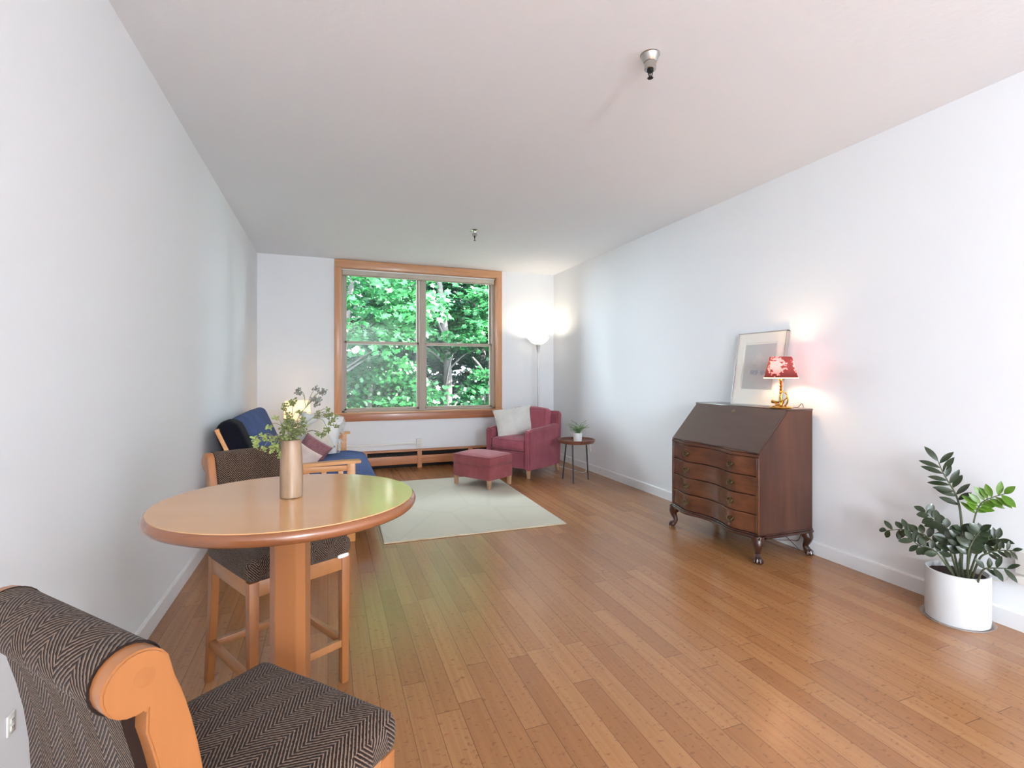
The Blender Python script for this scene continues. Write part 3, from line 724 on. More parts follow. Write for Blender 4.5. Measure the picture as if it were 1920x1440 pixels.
def sprig(label, heads, mat, r=.0115, mid=None):
    t = thing('leafy_sprig', label, 'sprig', (VX, VY, VZ+.02), 0, 'sprigs in the taupe vase')
    o0 = Vector((VX, VY, VZ+.02)); rim = Vector((VX+random.uniform(-.012, .012), VY+random.uniform(-.012, .012), VZ+.168))
    hs = [Vector(h_)+Vector((random.uniform(-.01, .01), random.uniform(-.02, .02), 0)) for h_ in heads]
    cen = sum(hs, Vector())/len(hs); fork = rim.lerp(cen, .6)+Vector((0, 0, .012)) if mid is None else Vector(mid)
    bm = NB(); bot = Vector((VX, VY, VZ+.024))
    main = smoothpts([bot, rim, rim.lerp(fork, .5)+Vector((0, 0, .006)), fork], 5)
    tube(bm, [p-o0 for p in main], .0012, 6)
    for h_ in hs:
        tube(bm, [p-o0 for p in smoothpts([fork-(fork-rim)*.15, fork.lerp(h_, .5)+Vector((0, 0, .008)), h_], 4)], .0008, 5)
    obj('stem', bm, 'sprigstem', t)
    for i, h_ in enumerate(hs):
        bm = NB(); head(bm, h_-o0, r*random.uniform(.85, 1.15), hash((round(h_.x*1e4), i)) & 0xffff); obj('flower_head', bm, mat, t, smooth=False)
sprig('tallest sprig tinted grey-green as if shaded, arching to the upper right above the others', [(-.075, 1.564, 1.22), (-.044, 1.552, 1.225), (-.026, 1.546, 1.213), (-.016, 1.542, 1.219), (-.032, 1.548, 1.196), (-.016, 1.542, 1.194), (-.032, 1.548, 1.18), (-.088, 1.57, 1.212)], 'sprigShade', .0105, (-.052, 1.556, 1.185))
sprig('upright green sprig in front of the glowing lamp shade', [(-.091, 1.57, 1.188), (-.087, 1.568, 1.157), (-.095, 1.572, 1.178)], 'sprigG', .0115)
sprig('green sprig left of the lamp shade with small speckled heads', [(-.125, 1.582, 1.165), (-.116, 1.579, 1.148), (-.12, 1.58, 1.176), (-.110, 1.577, 1.14)], 'sprigG', .010)
sprig('short sprig tinted lime as if lit, reaching left against the blue futon back', [(-.152, 1.592, 1.141), (-.155, 1.594, 1.115)], 'sprigLit', .012)
sprig('sprig tinted lime as if lit, reaching furthest left over the stool back', [(-.174, 1.601, 1.092), (-.209, 1.613, 1.080), (-.197, 1.609, 1.058), (-.184, 1.604, 1.050), (-.206, 1.612, 1.07), (-.172, 1.6, 1.078)], 'sprigLit', .0125, (-.15, 1.592, 1.085))
sprig('drooping sprig tinted lime as if lit, hanging low on the left of the vase', [(-.15, 1.591, 1.08), (-.147, 1.59, 1.056), (-.16, 1.595, 1.049), (-.131, 1.584, 1.041), (-.138, 1.58, 1.065), (-.126, 1.57, 1.03)], 'sprigLit', .012, (-.13, 1.585, 1.09))
sprig('dense green sprig standing straight out of the vase mouth', [(-.105, 1.575, 1.131), (-.095, 1.572, 1.120), (-.102, 1.574, 1.100), (-.118, 1.583, 1.106), (-.09, 1.566, 1.095), (-.108, 1.579, 1.086), (-.12, 1.57, 1.09), (-.098, 1.56, 1.112), (-.113, 1.56, 1.12)], 'sprigG', .014, (-.1, 1.575, 1.1))
sprig('green sprig leaning right of centre with rounded heads', [(-.075, 1.564, 1.131), (-.08, 1.566, 1.10), (-.065, 1.56, 1.103), (-.085, 1.566, 1.085), (-.072, 1.562, 1.12)], 'sprigG', .012)
sprig('long green sprig arching to the right and curling down', [(-.039, 1.55, 1.149), (-.01, 1.54, 1.165), (.001, 1.535, 1.148), (.010, 1.532, 1.140), (.015, 1.531, 1.127), (.013, 1.532, 1.115), (.004, 1.534, 1.107), (-.005, 1.538, 1.15)], 'sprigG', .011, (-.03, 1.55, 1.15))
sprig('short dark green sprig poking right at pillow height', [(-.033, 1.548, 1.095), (-.02, 1.546, 1.092), (-.013, 1.541, 1.09)], 'sprigG', .0095, (-.06, 1.56, 1.10))

# ================================================================ FUTON
fu = thing('futon_sofa', 'pine futon sofa frame with slatted arms along the left wall', 'sofa', (-.2, 4.92, 0))
OX, OY = -.2, 4.92
def fspan(bm, a, b, bev=.003): return span(bm, (a[0]-OX, a[1]-OY, a[2]), (b[0]-OX, b[1]-OY, b[2]), bev)
for ya, lab in ((3.95, 'near'), (5.88, 'far')):
    bm = NB(); 
    prism(bm, [(-.66-OX, .565), (-.3-OX, .578), (.15-OX, .592), (.235-OX, .592), (.235-OX, .612), (.1-OX, .614), (-.3-OX, .600), (-.66-OX, .585)], .09, 'XZ', ya-.045-OY, .004)
    arm = obj('armrest', bm, 'futonwood', fu)
    for x in (.165, -.60):
        obj('leg', fspan(NB(), (x-.03, ya-.022, 0), (x+.03, ya+.022, .582 if x < 0 else .594), .004), 'futonwood', fu)
    bm = NB(); fspan(bm, (-.58, ya-.014, .17), (.15, ya+.014, .24)); fspan(bm, (-.58, ya-.012, .535), (.15, ya+.012, .578)); obj('side_rail', bm, 'futonwood', fu)
    for i in range(6):
        x = -.5+i*.118; obj('slat', fspan(NB(), (x-.018, ya-.008, .23), (x+.018, ya+.008, .55), .002), 'futonwood', fu)
obj('front_rail', fspan(NB(), (.12, 3.97, .19), (.15, 5.86, .27)), 'futonwood', fu)
obj('rear_rail', fspan(NB(), (-.62, 3.97, .19), (-.59, 5.86, .27)), 'futonwood', fu)
bm = NB()
for y in np.linspace(4.06, 5.8, 12): fspan(bm, (-.52, y-.03, .215), (.3, y+.03, .232), .002)
obj('seat_slats', bm, 'futonwood', fu)
for y in (4.02, 5.81):
    bm = NB(); beam(bm, (-.47-OX, y-OY, .26), (-.735-OX, y-OY, .875), .028, .085, .004, (0, 1, 0)); o = obj('back_frame_rail', bm, 'futonwood', fu)
    b2 = NB()
    for q in (.80, .835): tube(b2, [(-.71-(q-.8)*.43-OX, y-.0145-OY, q), (-.71-(q-.8)*.43-OX, y-.018-OY, q)], .006, 10)
    obj('bolt', b2, 'dark', o)
bm = NB()
for f in np.linspace(.1, .95, 7):
    x = -.47-.265*f; z = .26+.615*f; span(bm, (x-.01-OX, 4.0-OY, z-.03), (x+.01-OX, 5.83-OY, z+.03), .003)
obj('back_slats', bm, 'futonwood', fu)
mt = thing('futon_mattress', 'navy blue futon mattress folded into seat and back on the pine frame', 'mattress', (-.1, 4.915, .235))
bm = NB(); boxcushion(bm, (.04, 0, .095), (.92, 1.80, .19), .07, .012, None, 18, seed=3)
for v in bm.verts:
    if v.co.x > .3: v.co.z -= (v.co.x-.3)*.35*(1 if v.co.z < .1 else .35)
obj('seat_section', bm, 'navy', mt)
bm = NB(); rot = Matrix.Rotation(math.radians(-23), 4, 'Y')
boxcushion(bm, (-.475, 0, .385), (.15, 1.84, .62), .062, .014, rot, 16, seed=5); obj('back_section', bm, 'navy', mt)
bm = NB(); boxcushion(bm, (-.475, -.775, .385), (.158, .31, .63), .064, .016, rot, 14, seed=6); obj('cover_end', bm, 'black', mt)['label'] = 'near-black end of the mattress cover'

def rotm(*a):
    m = Matrix()
    for ax, d in a: m = m @ Matrix.Rotation(math.radians(d), 4, ax)
    return m
def pil(name, label, mat, c, w_, h_, t_, rots, seed, extra=None):
    bm = NB(); pillow(bm, (0, 0, 0), w_, h_, t_, None, 16, seed)
    o = obj(name, bm, mat, angle=70); o.location = c; o.rotation_euler = rotm(*rots).to_euler(); tag(o, label, 'pillow'); return o
o = pil('throw_pillow', 'large white fringed throw pillow at the far end of the futon', 'whitefab', (-.09, 5.62, .62), .44, .44, .16, (('Z', -12), ('X', -14), ('Y', 8)), 1)
bm = NB(); rnd = random.Random(4)
for i in range(150):
    side = i % 3; f = rnd.uniform(-1, 1)
    p0 = {0: Vector((.215, 0, .21*f)), 1: Vector((.21*f, 0, .215)), 2: Vector((-.215, 0, .21*f))}[side]
    d = {0: Vector((1, 0, -.6)), 1: Vector((0, -.5, .5)), 2: Vector((-1, 0, -.6))}[side]
    tube(bm, [p0, p0+d*.018+Vector((rnd.uniform(-.008, .008), rnd.uniform(-.01, .01), 0)), p0+d*.03+Vector((rnd.uniform(-.01, .01), rnd.uniform(-.02, .01), -.012))], [.0028, .0036, .002], 5)
fr_ = obj('fringe', bm, 'creamgrey', o); fr_['kind'] = 'stuff'
pil('throw_pillow', 'plain cream pillow in front of the white fringed one on the futon', 'cream', (-.15, 5.47, .59), .36, .36, .15, (('Z', -20), ('X', -16), ('Y', -28)), 2)
pil('throw_pillow', 'small mauve woven pillow on the futon, tilted on its corner', 'mauve', (-.14, 5.18, .52), .30, .24, .13, (('Z', -14), ('X', -20), ('Y', 32)), 3)
pil('throw_pillow', 'blush-white pillow on the futon just right of the vase', 'blush', (-.25, 4.93, .475), .34, .29, .15, (('Z', -28), ('X', -30), ('Y', 28)), 4)

# lamp in the far left corner on a small stand
et = thing('corner_stand', 'small pine stand in the far left corner hidden behind the futon', 'stand', (-.34, 6.40, 0))
bm = NB(); span(bm, (-.2, -.19, .44), (.2, .19, .465), .004); obj('stand_top', bm, 'futonwood', et)
for sx in (-1, 1):
    for sy in (-1, 1): obj('leg', box(NB(), (sx*.17, sy*.16, .22), (.035, .035, .44), .003), 'futonwood', et)
ll = thing('table_lamp', 'glowing table lamp with a cream drum shade in the far left corner', 'lamp', (-.34, 6.40, .465))
bm = NB(); lathe(bm, [(.06, 0), (.062, .008), (.05, .02), (.055, .05), (.065, .09), (.05, .14), (.02, .18), (.012, .2), (.012, .3)], 28); obj('lamp_base', bm, 'ceramic', ll)
bm = NB(); lathe(bm, [(.150, .262), (.135, .478)], 40, cap=False); obj('lamp_shade', bm, 'linen_shade', ll)
light('corner_bulb', 'POINT', (-.34, 6.40, .465+.38), 0.75, (1, .68, .36), shadow_soft_size=.04)

# ================================================================ FLOOR LAMP
fl = thing('floor_lamp', 'tall torchiere floor lamp with a frosted bowl behind the rose armchair', 'lamp', (2.83, 6.55, 0))
bm = NB(); lathe(bm, [(.13, 0), (.13, .012), (.11, .022), (.03, .03), (.014, .05)], 36); obj('base', bm, 'silver', fl)
bm = NB(); lathe(bm, [(.0105, .03), (.0105, 1.585)], 16); obj('pole', bm, 'silver', fl)
bm = NB(); lathe(bm, [(.011, 1.56), (.016, 1.585), (.02, 1.62), (.03, 1.665), (.036, 1.682), (.03, 1.686)], 28); obj('socket_cone', bm, 'silver', fl)
bm = NB(); tube(bm, [(-.015, -.01, 1.62), (-.04, -.025, 1.618)], .0035, 8); obj('switch_knob', bm, 'silver', fl)
bm = NB(); lathe(bm, [(.0, 1.680), (.034, 1.682), (.07, 1.694), (.11, 1.722), (.145, 1.758), (.160, 1.785), (.157, 1.786), (.142, 1.762), (.108, 1.727), (.068, 1.699), (.0, 1.686)], 48, cap=False); obj('bowl_shade', bm, 'frost', fl)
bm = NB(); tube(bm, [Vector(p)-Vector((2.83, 6.55, 0)) for p in smoothpts([(3.19, 5.72, .29), (3.16, 5.70, .2), (3.12, 5.66, .08), (3.06, 5.62, .004), (2.98, 6.0, .004), (2.87, 6.45, .004)], 8)], .0022, 6); obj('power_cord', bm, 'plastic', fl)
light('torchiere_bulb', 'POINT', (2.83, 6.55, 1.73), 2.3, (1, .88, .70), shadow_soft_size=.05)

# ================================================================ ARMCHAIR
ca = math.atan2(.528, .849)
ac = thing('armchair', 'rose pink velvet armchair in the far right corner by the window', 'armchair', (2.25, 5.47, 0), ca)
# local: +X goes to the back, +Y to the far arm; front right corner at the origin
W_, D_ = .69, .72
def quad_arm(y):
    bm = NB(); prism(bm, [(.0, .10), (.0, .572), (.06, .588), (D_*.55, .602), (D_-.07, .625), (D_-.02, .62), (D_-.03, .10)], .085, 'XZ', y, .016); return bm
for y in (0, W_-.085): obj('arm', quad_arm(y), 'rose', ac)
bm = NB(); prism(bm, [(D_-.14, .12), (D_-.10, .60), (D_-.09, .765), (D_-.06, .785), (D_-.01, .775), (D_+.015, .74), (D_-.02, .12)], W_-.004, 'XZ', .002, .018); obj('backrest', bm, 'rose', ac)
bm = NB(); boxcushion(bm, (.33, W_/2, .215), (.60, W_-.16, .21), .02, .004, None, 8, .004); obj('seat_base', bm, 'rose', ac)
bm = NB(); boxcushion(bm, (.295, W_/2, .395), (.60, W_-.175, .145), .045, .022, None, 12, .005); obj('seat_cushion', bm, 'rosec', ac)
bm = NB(); boxcushion(bm, (.535, W_/2, .635), (.15, W_-.17, .36), .045, .02, Matrix.Rotation(math.radians(10), 4, 'Y'), 12); 
o = obj('back_cushion', bm, 'rosec', ac)
bm = NB(); mrot = Matrix.Translation((.535, W_/2, .635)) @ Matrix.Rotation(math.radians(10), 4, 'Y')
for s_ in (-1,):
    ps = [mrot @ Vector((s_*.068, a*(W_-.2)/2, b*.165)) for a, b in ((-1, -1), (-1, 1), (1, 1), (1, -1), (-1, -1))]; tube(bm, ps, .005, 6)
obj('piping', bm, 'rose', o)
for x, y in ((.045, .045), (.045, W_-.045), (D_-.06, .045), (D_-.06, W_-.045)):
    bm = NB(); box(bm, (x, y, .055), (.042, .042, .11), .003, 2, None, .75)
    if x > .3:
        for v in bm.verts: v.co.x += .03*(1-v.co.z/.11)
    obj('leg', bm, 'oaklegs', ac)
# pale square cushion leaning on the armchair
e1 = Vector((math.cos(ca), math.sin(ca), 0)); e2 = Vector((-math.sin(ca), math.cos(ca), 0)); A0 = Vector((2.25, 5.47, 0))
pc = A0+e1*.30+e2*.45+Vector((0, 0, .635))
pil('square_pillow', 'large pale grey square pillow leaning against the far arm of the rose armchair', 'creamgrey', pc, .54, .40, .15, (('Z', 0), ('X', -14), ('Y', -7)), 9)

# ================================================================ OTTOMAN
om = thing('ottoman', 'rose velvet ottoman on the rug in front of the armchair', 'ottoman', (1.625, 5.075, .012), ca)
ow, od = .41, .55   # along +X (to the right/back), along +Y (to the left/back)
bm = NB(); boxcushion(bm, (ow/2, od/2, .17), (ow, od, .155), .018, .004, None, 8); obj('upholstered_base', bm, 'rust', om)
bm = NB(); boxcushion(bm, (ow/2, od/2, .295), (ow+.01, od+.01, .115), .032, .03, None, 12, .004); obj('cushion', bm, 'rust', om)
for x, y in ((.03, .03), (.03, od-.03), (ow-.03, .03), (ow-.03, od-.03)):
    obj('leg', box(NB(), (x, y, .05), (.042, .042, .10), .003, 2, None, .85), 'oaklegs', om)

# ================================================================ SIDE TABLE + FERN
st = thing('side_table', 'small round walnut tray side table on three black metal legs', 'table', (2.76, 5.24, 0))
bm = NB(); lathe(bm, [(0, .445), (.17, .445), (.205, .452), (.216, .470), (.218, .492), (.211, .493), (.203, .470), (.17, .463), (0, .463)], 48, cap=False); obj('tray_top', bm, 'walnut', st)
for p0, p1 in (((-.085, .10, .447), (-.108, .155, 0)), ((-.10, -.09, .447), (-.112, -.135, 0)), ((.13, -.0, .447), (.16, .008, 0))):
    bm = NB(); tube(bm, [p0, p1], .0085, 10); obj('leg', bm, 'blackmetal', st)
fp = thing('potted_fern', 'little green fern in a white pot on the walnut side table', 'plant', (2.79, 5.27, .463))
bm = NB(); lathe(bm, [(.0, .0), (.044, .0), (.048, .004), (.054, .098), (.050, .098), (.045, .08), (0, .08)], 32, cap=False); obj('pot', bm, 'ceramic', fp)
bm = NB(); lathe(bm, [(.045, .078), (.0, .084)], 20, cap=False); obj('soil', bm, 'soil', fp)
rnd = random.Random(11)
for i in range(46):
    a = rnd.uniform(0, 2*PI); L = rnd.uniform(.06, .11); up = rnd.uniform(1.0, 2.2)
    bm = NB(); p0 = Vector((rnd.uniform(-.02, .02), rnd.uniform(-.02, .02), .08)); d = Vector((math.cos(a), math.sin(a), 0))
    pts = smoothpts([p0, p0+d*L*.4+Vector((0, 0, L*.5*up)), p0+d*L*.9+Vector((0, 0, L*.62*up-.01)), p0+d*L*1.25+Vector((0, 0, L*.72*up-.01))], 4)
    tube(bm, pts, .0011, 4); sd = d.cross(Vector((0, 0, 1)))
    for k in range(2, len(pts)-1):
        for s_ in (-1, 1):
            q = pts[k]; w1 = .013*(1-.6*abs(k/len(pts)-.45)); f = [q, q+sd*s_*w1*.6+d*.010+Vector((0, 0, .003)), q+sd*s_*w1+d*.005, q+sd*s_*w1*.6-d*.004]
            bm.faces.new([bm.verts.new(v) for v in f])
    obj('frond', bm, 'fern', fp, smooth=False)

# ================================================================ SLANT-FRONT DESK
dk = thing('slant_front_desk', 'antique mahogany slant-front desk with serpentine drawers and claw feet against the right wall', 'desk', (2.93, 2.965, 0))
DX, DY = 2.93, 2.965
# local frame of the desk: same axes as the room; front at x = -.24 ; y -.445 .. .445
FX, BX, Y0, Y1 = -.24, .245, -.445, .445
def bulge(y):
    t_ = (y-Y0)/(Y1-Y0); 
    u_ = abs(t_-.5)*2       # 0 centre, 1 ends
    return .043*(math.exp(-((u_-.53)/.26)**2) - .10*math.exp(-(u_/.3)**2)) * (1 if u_ < .53 else max(0, 1-((u_-.53)/.47)**2)**.8)
for y in (Y0, Y1-.02):
    bm = NB(); prism(bm, [(FX, .165), (FX, .735), (FX+.255, 1.010), (BX, 1.010), (BX, .165)], .02, 'XZ', y, .0015); obj('side_panel', bm, 'mahogside', dk)
obj('top_board', span(NB(), (FX+.245, Y0-.004, 1.008), (BX, Y1+.004, 1.024), .003), 'mahogdark', dk)
obj('back_panel', span(NB(), (BX-.012, Y0+.02, .165), (BX-.001, Y1-.02, 1.008)), 'mahogside', dk)
# fall front
bm = NB(); a = Vector((FX-.006, 0, .737)); b = Vector((FX+.249, 0, 1.022)); d = (b-a).normalized(); n_ = Vector((-d.z, 0, d.x))
q = [a, b, b-n_*.02, a-n_*.02]; prism(bm, [(v.x, v.z) for v in q], (Y1-Y0)-.012, 'XZ', Y0+.004, .003); lid = obj('fall_front', bm, 'mahoglid', dk)
bm = NB(); cc = a.lerp(b, .86)+n_*.0005; t_ = NB()
lathe(t_, [(.0, 0), (.014, 0), (.013, .0015), (0, .002)], 10, cap=False)
bmesh.ops.transform(t_, matrix=Matrix.Translation(cc) @ n_.to_track_quat('Z', 'Y').to_matrix().to_4x4(), verts=t_.verts); merge(bm, t_); obj('keyhole_escutcheon', bm, 'brassold', lid)
obj('lid_support', span(NB(), (FX+.01, Y0+.03, .71), (BX-.02, Y1-.03, .73)), 'mahogdark', dk)
def oxbow(bm, z0, z1, off=0., yA=Y0, yB=Y1, depth=.05, n=64, bev=0.):
    prof = [(0, z0), (0, z1)] if not bev else [(bev, z0), (0, z0+bev), (0, z1-bev), (bev, z1)]
    rows = []
    for i in range(n+1):
        y = yA+(yB-yA)*i/n; x = FX-bulge(y)-off
        rows.append([bm.verts.new((x+dx, y, z)) for dx, z in prof]+[bm.verts.new((FX+depth, y, z1)), bm.verts.new((FX+depth, y, z0))])
    m = len(rows[0])
    for i in range(n):
        for k in range(m): bm.faces.new((rows[i][k], rows[i][(k+1) % m], rows[i+1][(k+1) % m], rows[i+1][k]))
    bm.faces.new(rows[0][::-1]); bm.faces.new(rows[-1]); return bm
bm = NB(); oxbow(bm, .704, .722, .004, Y0+.001, Y1-.001, .05, 64, .003); oxbow(bm, .722, .735, -.012, Y0+.001, Y1-.001, .05, 64, .003); obj('drawer_ledge', bm, 'mahog', dk)
for y0_, y1_ in ((Y0+.001, Y0+.024), (Y1-.024, Y1-.001)):
    bm = NB(); span(bm, (FX-.006, y0_, .19), (FX+.03, y1_, .704), .003); obj('corner_stile', bm, 'mahog', dk)
zs = [.190, .318, .446, .574, .704]
for i in range(4):
    bm = NB(); oxbow(bm, zs[i]+.003, zs[i+1]-.003, 0, Y0+.026, Y1-.026, .06, 64, .003); dr = obj('drawer', bm, 'mahog', dk)
    zc = (zs[i]+zs[i+1])/2
    for yc in (-.240, .218):
        bm = NB(); x = FX-bulge(yc)-.001
        # backplate: bat-wing outline
        pl = [(-.036, .004), (-.026, .016), (-.012, .012), (0, .022), (.012, .012), (.026, .016), (.036, .004), (.026, -.012), (.012, -.012), (0, -.024), (-.012, -.012), (-.026, -.012)]
        prism(bm, [(yc+a_*.85, zc+b_*.95) for a_, b_ in pl], -.002, 'YZ', x, 0)
        h = obj('handle', bm, 'brassold', dr)
        b2 = NB(); tube(b2, smoothpts([(x-.004, yc-.022, zc+.005), (x-.016, yc-.022, zc+.002), (x-.02, yc-.014, zc-.014), (x-.021, yc, zc-.019), (x-.02, yc+.014, zc-.014), (x-.016, yc+.022, zc+.002), (x-.004, yc+.022, zc+.005)], 4), .0028, 8)
        for s_ in (-1, 1): tube(b2, [(x, yc+s_*.022, zc+.005), (x-.01, yc+s_*.022, zc+.005)], .005, 10)
        obj('bail', b2, 'brassold', h)
# base moulding
bm = NB(); oxbow(bm, .160, .178, .018, Y0-.012, Y1+.012, .05, 64, .005); oxbow(bm, .178, .190, .010, Y0-.006, Y1+.006, .05, 64, .004); 
for y in (Y0-.012, Y1-.008): span(bm, (FX+.0, y, .160), (BX, y+.02, .178), .004); 
span(bm, (FX, Y0-.006, .178), (BX, Y0+.01, .19), .003); span(bm, (FX, Y1-.01, .178), (BX, Y1+.006, .19), .003); span(bm, (BX-.02, Y0, .160), (BX, Y1, .178), .003)
obj('base_moulding', bm, 'mahogdark', dk)
def cabriole(sx, sy):
    bm = NB(); cx_ = FX+.012 if sx < 0 else BX-.035; cy_ = (Y0+.025) if sy < 0 else (Y1-.025)
    dv = Vector((sx*.8 if sx < 0 else .0, sy, 0)).normalized() if sx < 0 else Vector((.15, sy, 0)).normalized()
    c0 = Vector((cx_, cy_, 0))
    pth = [(0, .172, .042), (.006, .150, .040), (.016, .128, .034), (.014, .105, .026), (.004, .080, .020), (-.001, .062, .0185), (.006, .046, .021), (.014, .034, .022)]
    P = [c0+dv*a_+Vector((0, 0, z)) for a_, z, r_ in pth]; tube(bm, smoothpts(P, 3), [x for x in np.interp(np.linspace(0, 7, 22), range(8), [q[2] for q in pth])], 16)
    ball = c0+dv*.020+Vector((0, 0, .021)); t_ = NB(); bmesh.ops.create_icosphere(t_, subdivisions=3, radius=.021, matrix=Matrix.Translation(ball)); merge(bm, t_)
    base = math.atan2(dv.y, dv.x)
    for k in range(4):
        a_ = base+(-75+50*k)*PI/180; dd = Vector((math.cos(a_), math.sin(a_), 0))
        tube(bm, smoothpts([ball+Vector((0, 0, .026))-dv*.006, ball+dd*.016+Vector((0, 0, .017)), ball+dd*.026+Vector((0, 0, .002)), ball+dd*.026+Vector((0, 0, -.016))], 4), [.009+.0012*math.sin(j*1.5) - .0003*j for j in range(13)], 8)
    # knee block
    box(bm, c0+Vector((0, 0, .163)), (.066, .066, .02), .008, 3)
    obj('cabriole_leg', bm, 'mahogdark', dk)
for sx in (-1, 1):
    for sy in (-1, 1): cabriole(sx, sy)

# picture leaning on the wall
pw, ph = .46, .575
pcx = thing('framed_picture', 'silver-framed pale drawing with ivory mount leaning on the wall above the desk', 'picture', (3.078, 2.945, 1.0245))
tilt = math.atan2(3.168-3.078, ph)
Rm = Matrix.Rotation(tilt, 4, 'Y')
def pic(name, bm, mat, parent=None, smooth=False):
    bmesh.ops.transform(bm, matrix=Rm, verts=bm.verts); return obj(name, bm, mat, parent or pcx, smooth)
fw = .007; fd = .030
bm = NB(); span(bm, (0, -pw/2, 0), (fd, -pw/2+fw, ph)); span(bm, (0, pw/2-fw, 0), (fd, pw/2, ph)); span(bm, (0, -pw/2, 0), (fd, pw/2, fw)); span(bm, (0, -pw/2, ph-fw), (fd, pw/2, ph)); pic('frame', bm, 'silverframe')
bm = NB(); iy, iz0, iz1 = .145, .125, .48
span(bm, (.006, -pw/2+fw, fw), (.009, -iy-.012, ph-fw)); span(bm, (.006, iy+.012, fw), (.009, pw/2-fw, ph-fw)); span(bm, (.006, -iy-.012, fw), (.009, iy+.012, iz0-.012)); span(bm, (.006, -iy-.012, iz1+.012), (.009, iy+.012, ph-fw))
pic('mount', bm, 'mat')
bm = NB(); span(bm, (.010, -iy-.03, iz0-.03), (.011, iy+.03, iz1+.03)); pic('inner_mount', bm, 'mat')
bm = NB(); ul = bm.loops.layers.uv.verify(); vv = [bm.verts.new((.0095, y, z)) for y, z in ((iy, iz0), (-iy, iz0), (-iy, iz1), (iy, iz1))]; f = bm.faces.new(vv)
for l, uv_ in zip(f.loops, ((0, 0), (1, 0), (1, 1), (0, 1))): l[ul].uv = uv_
pic('drawing', bm, 'art')
bm = NB(); span(bm, (fd-.004, -pw/2+fw, fw), (fd, pw/2-fw, ph-fw)); pic('backing_board', bm, 'mat')

# brass lamp on the desk
dl = thing('desk_lamp', 'lit brass lamp with a pink floral shade on the slant-front desk', 'lamp', (3.0, 2.625, 1.0245))
bm = NB(); lathe(bm, [(0, 0), (.070, 0), (.073, .005), (.070, .011), (.05, .016), (.03, .02), (.0, .022)], 40, cap=False); obj('base_disc', bm, 'brass', dl)
bm = NB(); pr = [(.016, .015)]
for i in range(4): z = .10+i*.022; pr += [(.006, z), (.011, z+.011)]
pr = [(.016, .018), (.010, .03), (.008, .06), (.012, .075), (.008, .09)]+pr[1:]+[(.007, .19), (.014, .196), (.014, .215), (.008, .22), (.008, .245)]
lathe(bm, pr, 20); obj('column', bm, 'brass', dl)
bm = NB(); hp = smoothpts([(-.005, .068, .045), (-.004, .045, .040), (-.004, .01, .043), (-.002, -.03, .058), (.0, -.05, .085), (.0, -.035, .11), (.004, -.008, .118)], 5)
tube(bm, hp, [.013-.0085*min(1, i/16) for i in range(len(hp))], 10)
hp = smoothpts([(.0, -.048, .085), (.002, -.056, .06), (.002, -.045, .03), (0, -.03, .016)], 4); tube(bm, hp, .005, 8)
hp = smoothpts([(-.01, .035, .03), (-.014, .015, .02), (-.012, -.015, .022), (-.01, -.03, .05)], 4); tube(bm, hp, .007, 8)
obj('horn_ornament', bm, 'brass', dl)
bm = NB()
prs = [(.107+(.071-.107)*k/12, .214+.148*k/12) for k in range(13)]
lathe(bm, prs, 60, cap=False, uv=3); sh = obj('lamp_shade', bm, 'floral', dl); sh.rotation_euler = (0, 0, math.radians(19))
bm = NB(); tube(bm, [(.107*math.cos(a/24*PI), .107*math.sin(a/24*PI), .2135) for a in range(49)], .0028, 6); o = obj('shade_trim', bm, 'shadeedge', dl)
bm = NB()
for k in range(3): a = k*2*PI/3; tube(bm, [(0, 0, .245), (.077*math.cos(a), .077*math.sin(a), .352)], .0012, 6)
obj('shade_holder', bm, 'brass', dl)
bm = NB(); tube(bm, [Vector(p)-Vector((3.0, 2.625, 1.0245)) for p in smoothpts([(3.07, 2.62, 1.028), (3.14, 2.61, 1.028), (3.187, 2.6, 1.02), (3.189, 2.6, .6), (3.187, 2.62, .12), (3.16, 2.7, .05), (3.15, 2.9, .008), (3.17, 2.95, .06), (3.165, 2.82, .10), (3.17, 2.7, .05), (3.15, 2.62, .006), (3.1, 2.8, .006), (3.14, 3.1, .006)], 10)], .0026, 6); obj('power_cord', bm, paint('brown_cord', (120, 84, 76), .5), dl)
light('desk_lamp_bulb', 'POINT', (3.0, 2.625, 1.0245+.285), 1.7, (1, .74, .46), shadow_soft_size=.025)

# ================================================================ ZZ PLANT
sc = thing('plant_saucer', 'clear plastic saucer under the white planter', 'saucer', (3.042, 1.60, 0))
bm = NB(); lathe(bm, [(0, .001), (.135, .001), (.146, .014), (.149, .014), (.137, 0), (0, 0)], 48, cap=False); obj('dish', bm, 'saucer', sc)
zp = thing('potted_zz_plant', 'dark green arching-stemmed houseplant in a white cylinder planter by the right wall', 'plant', (3.042, 1.60, .0015))
bm = NB(); lathe(bm, [(0, 0), (.118, 0), (.127, .006), (.130, .03), (.130, .252), (.128, .257), (.121, .257), (.119, .252), (.118, .20), (0, .20)], 56, cap=False); obj('planter', bm, 'potwhite', zp)
bm = NB(); t = NB(); bmesh.ops.create_circle(t, cap_ends=True, segments=32, radius=.118); bmesh.ops.triangulate(t, faces=t.faces); bmesh.ops.subdivide_edges(t, edges=t.edges[:], cuts=5, use_grid_fill=True)
for v in t.verts: v.co.z = .232+.012*noise.noise(v.co*60)
merge(bm, t); obj('soil', bm, 'soil', zp)
PO = Vector((3.042, 1.60, 0))
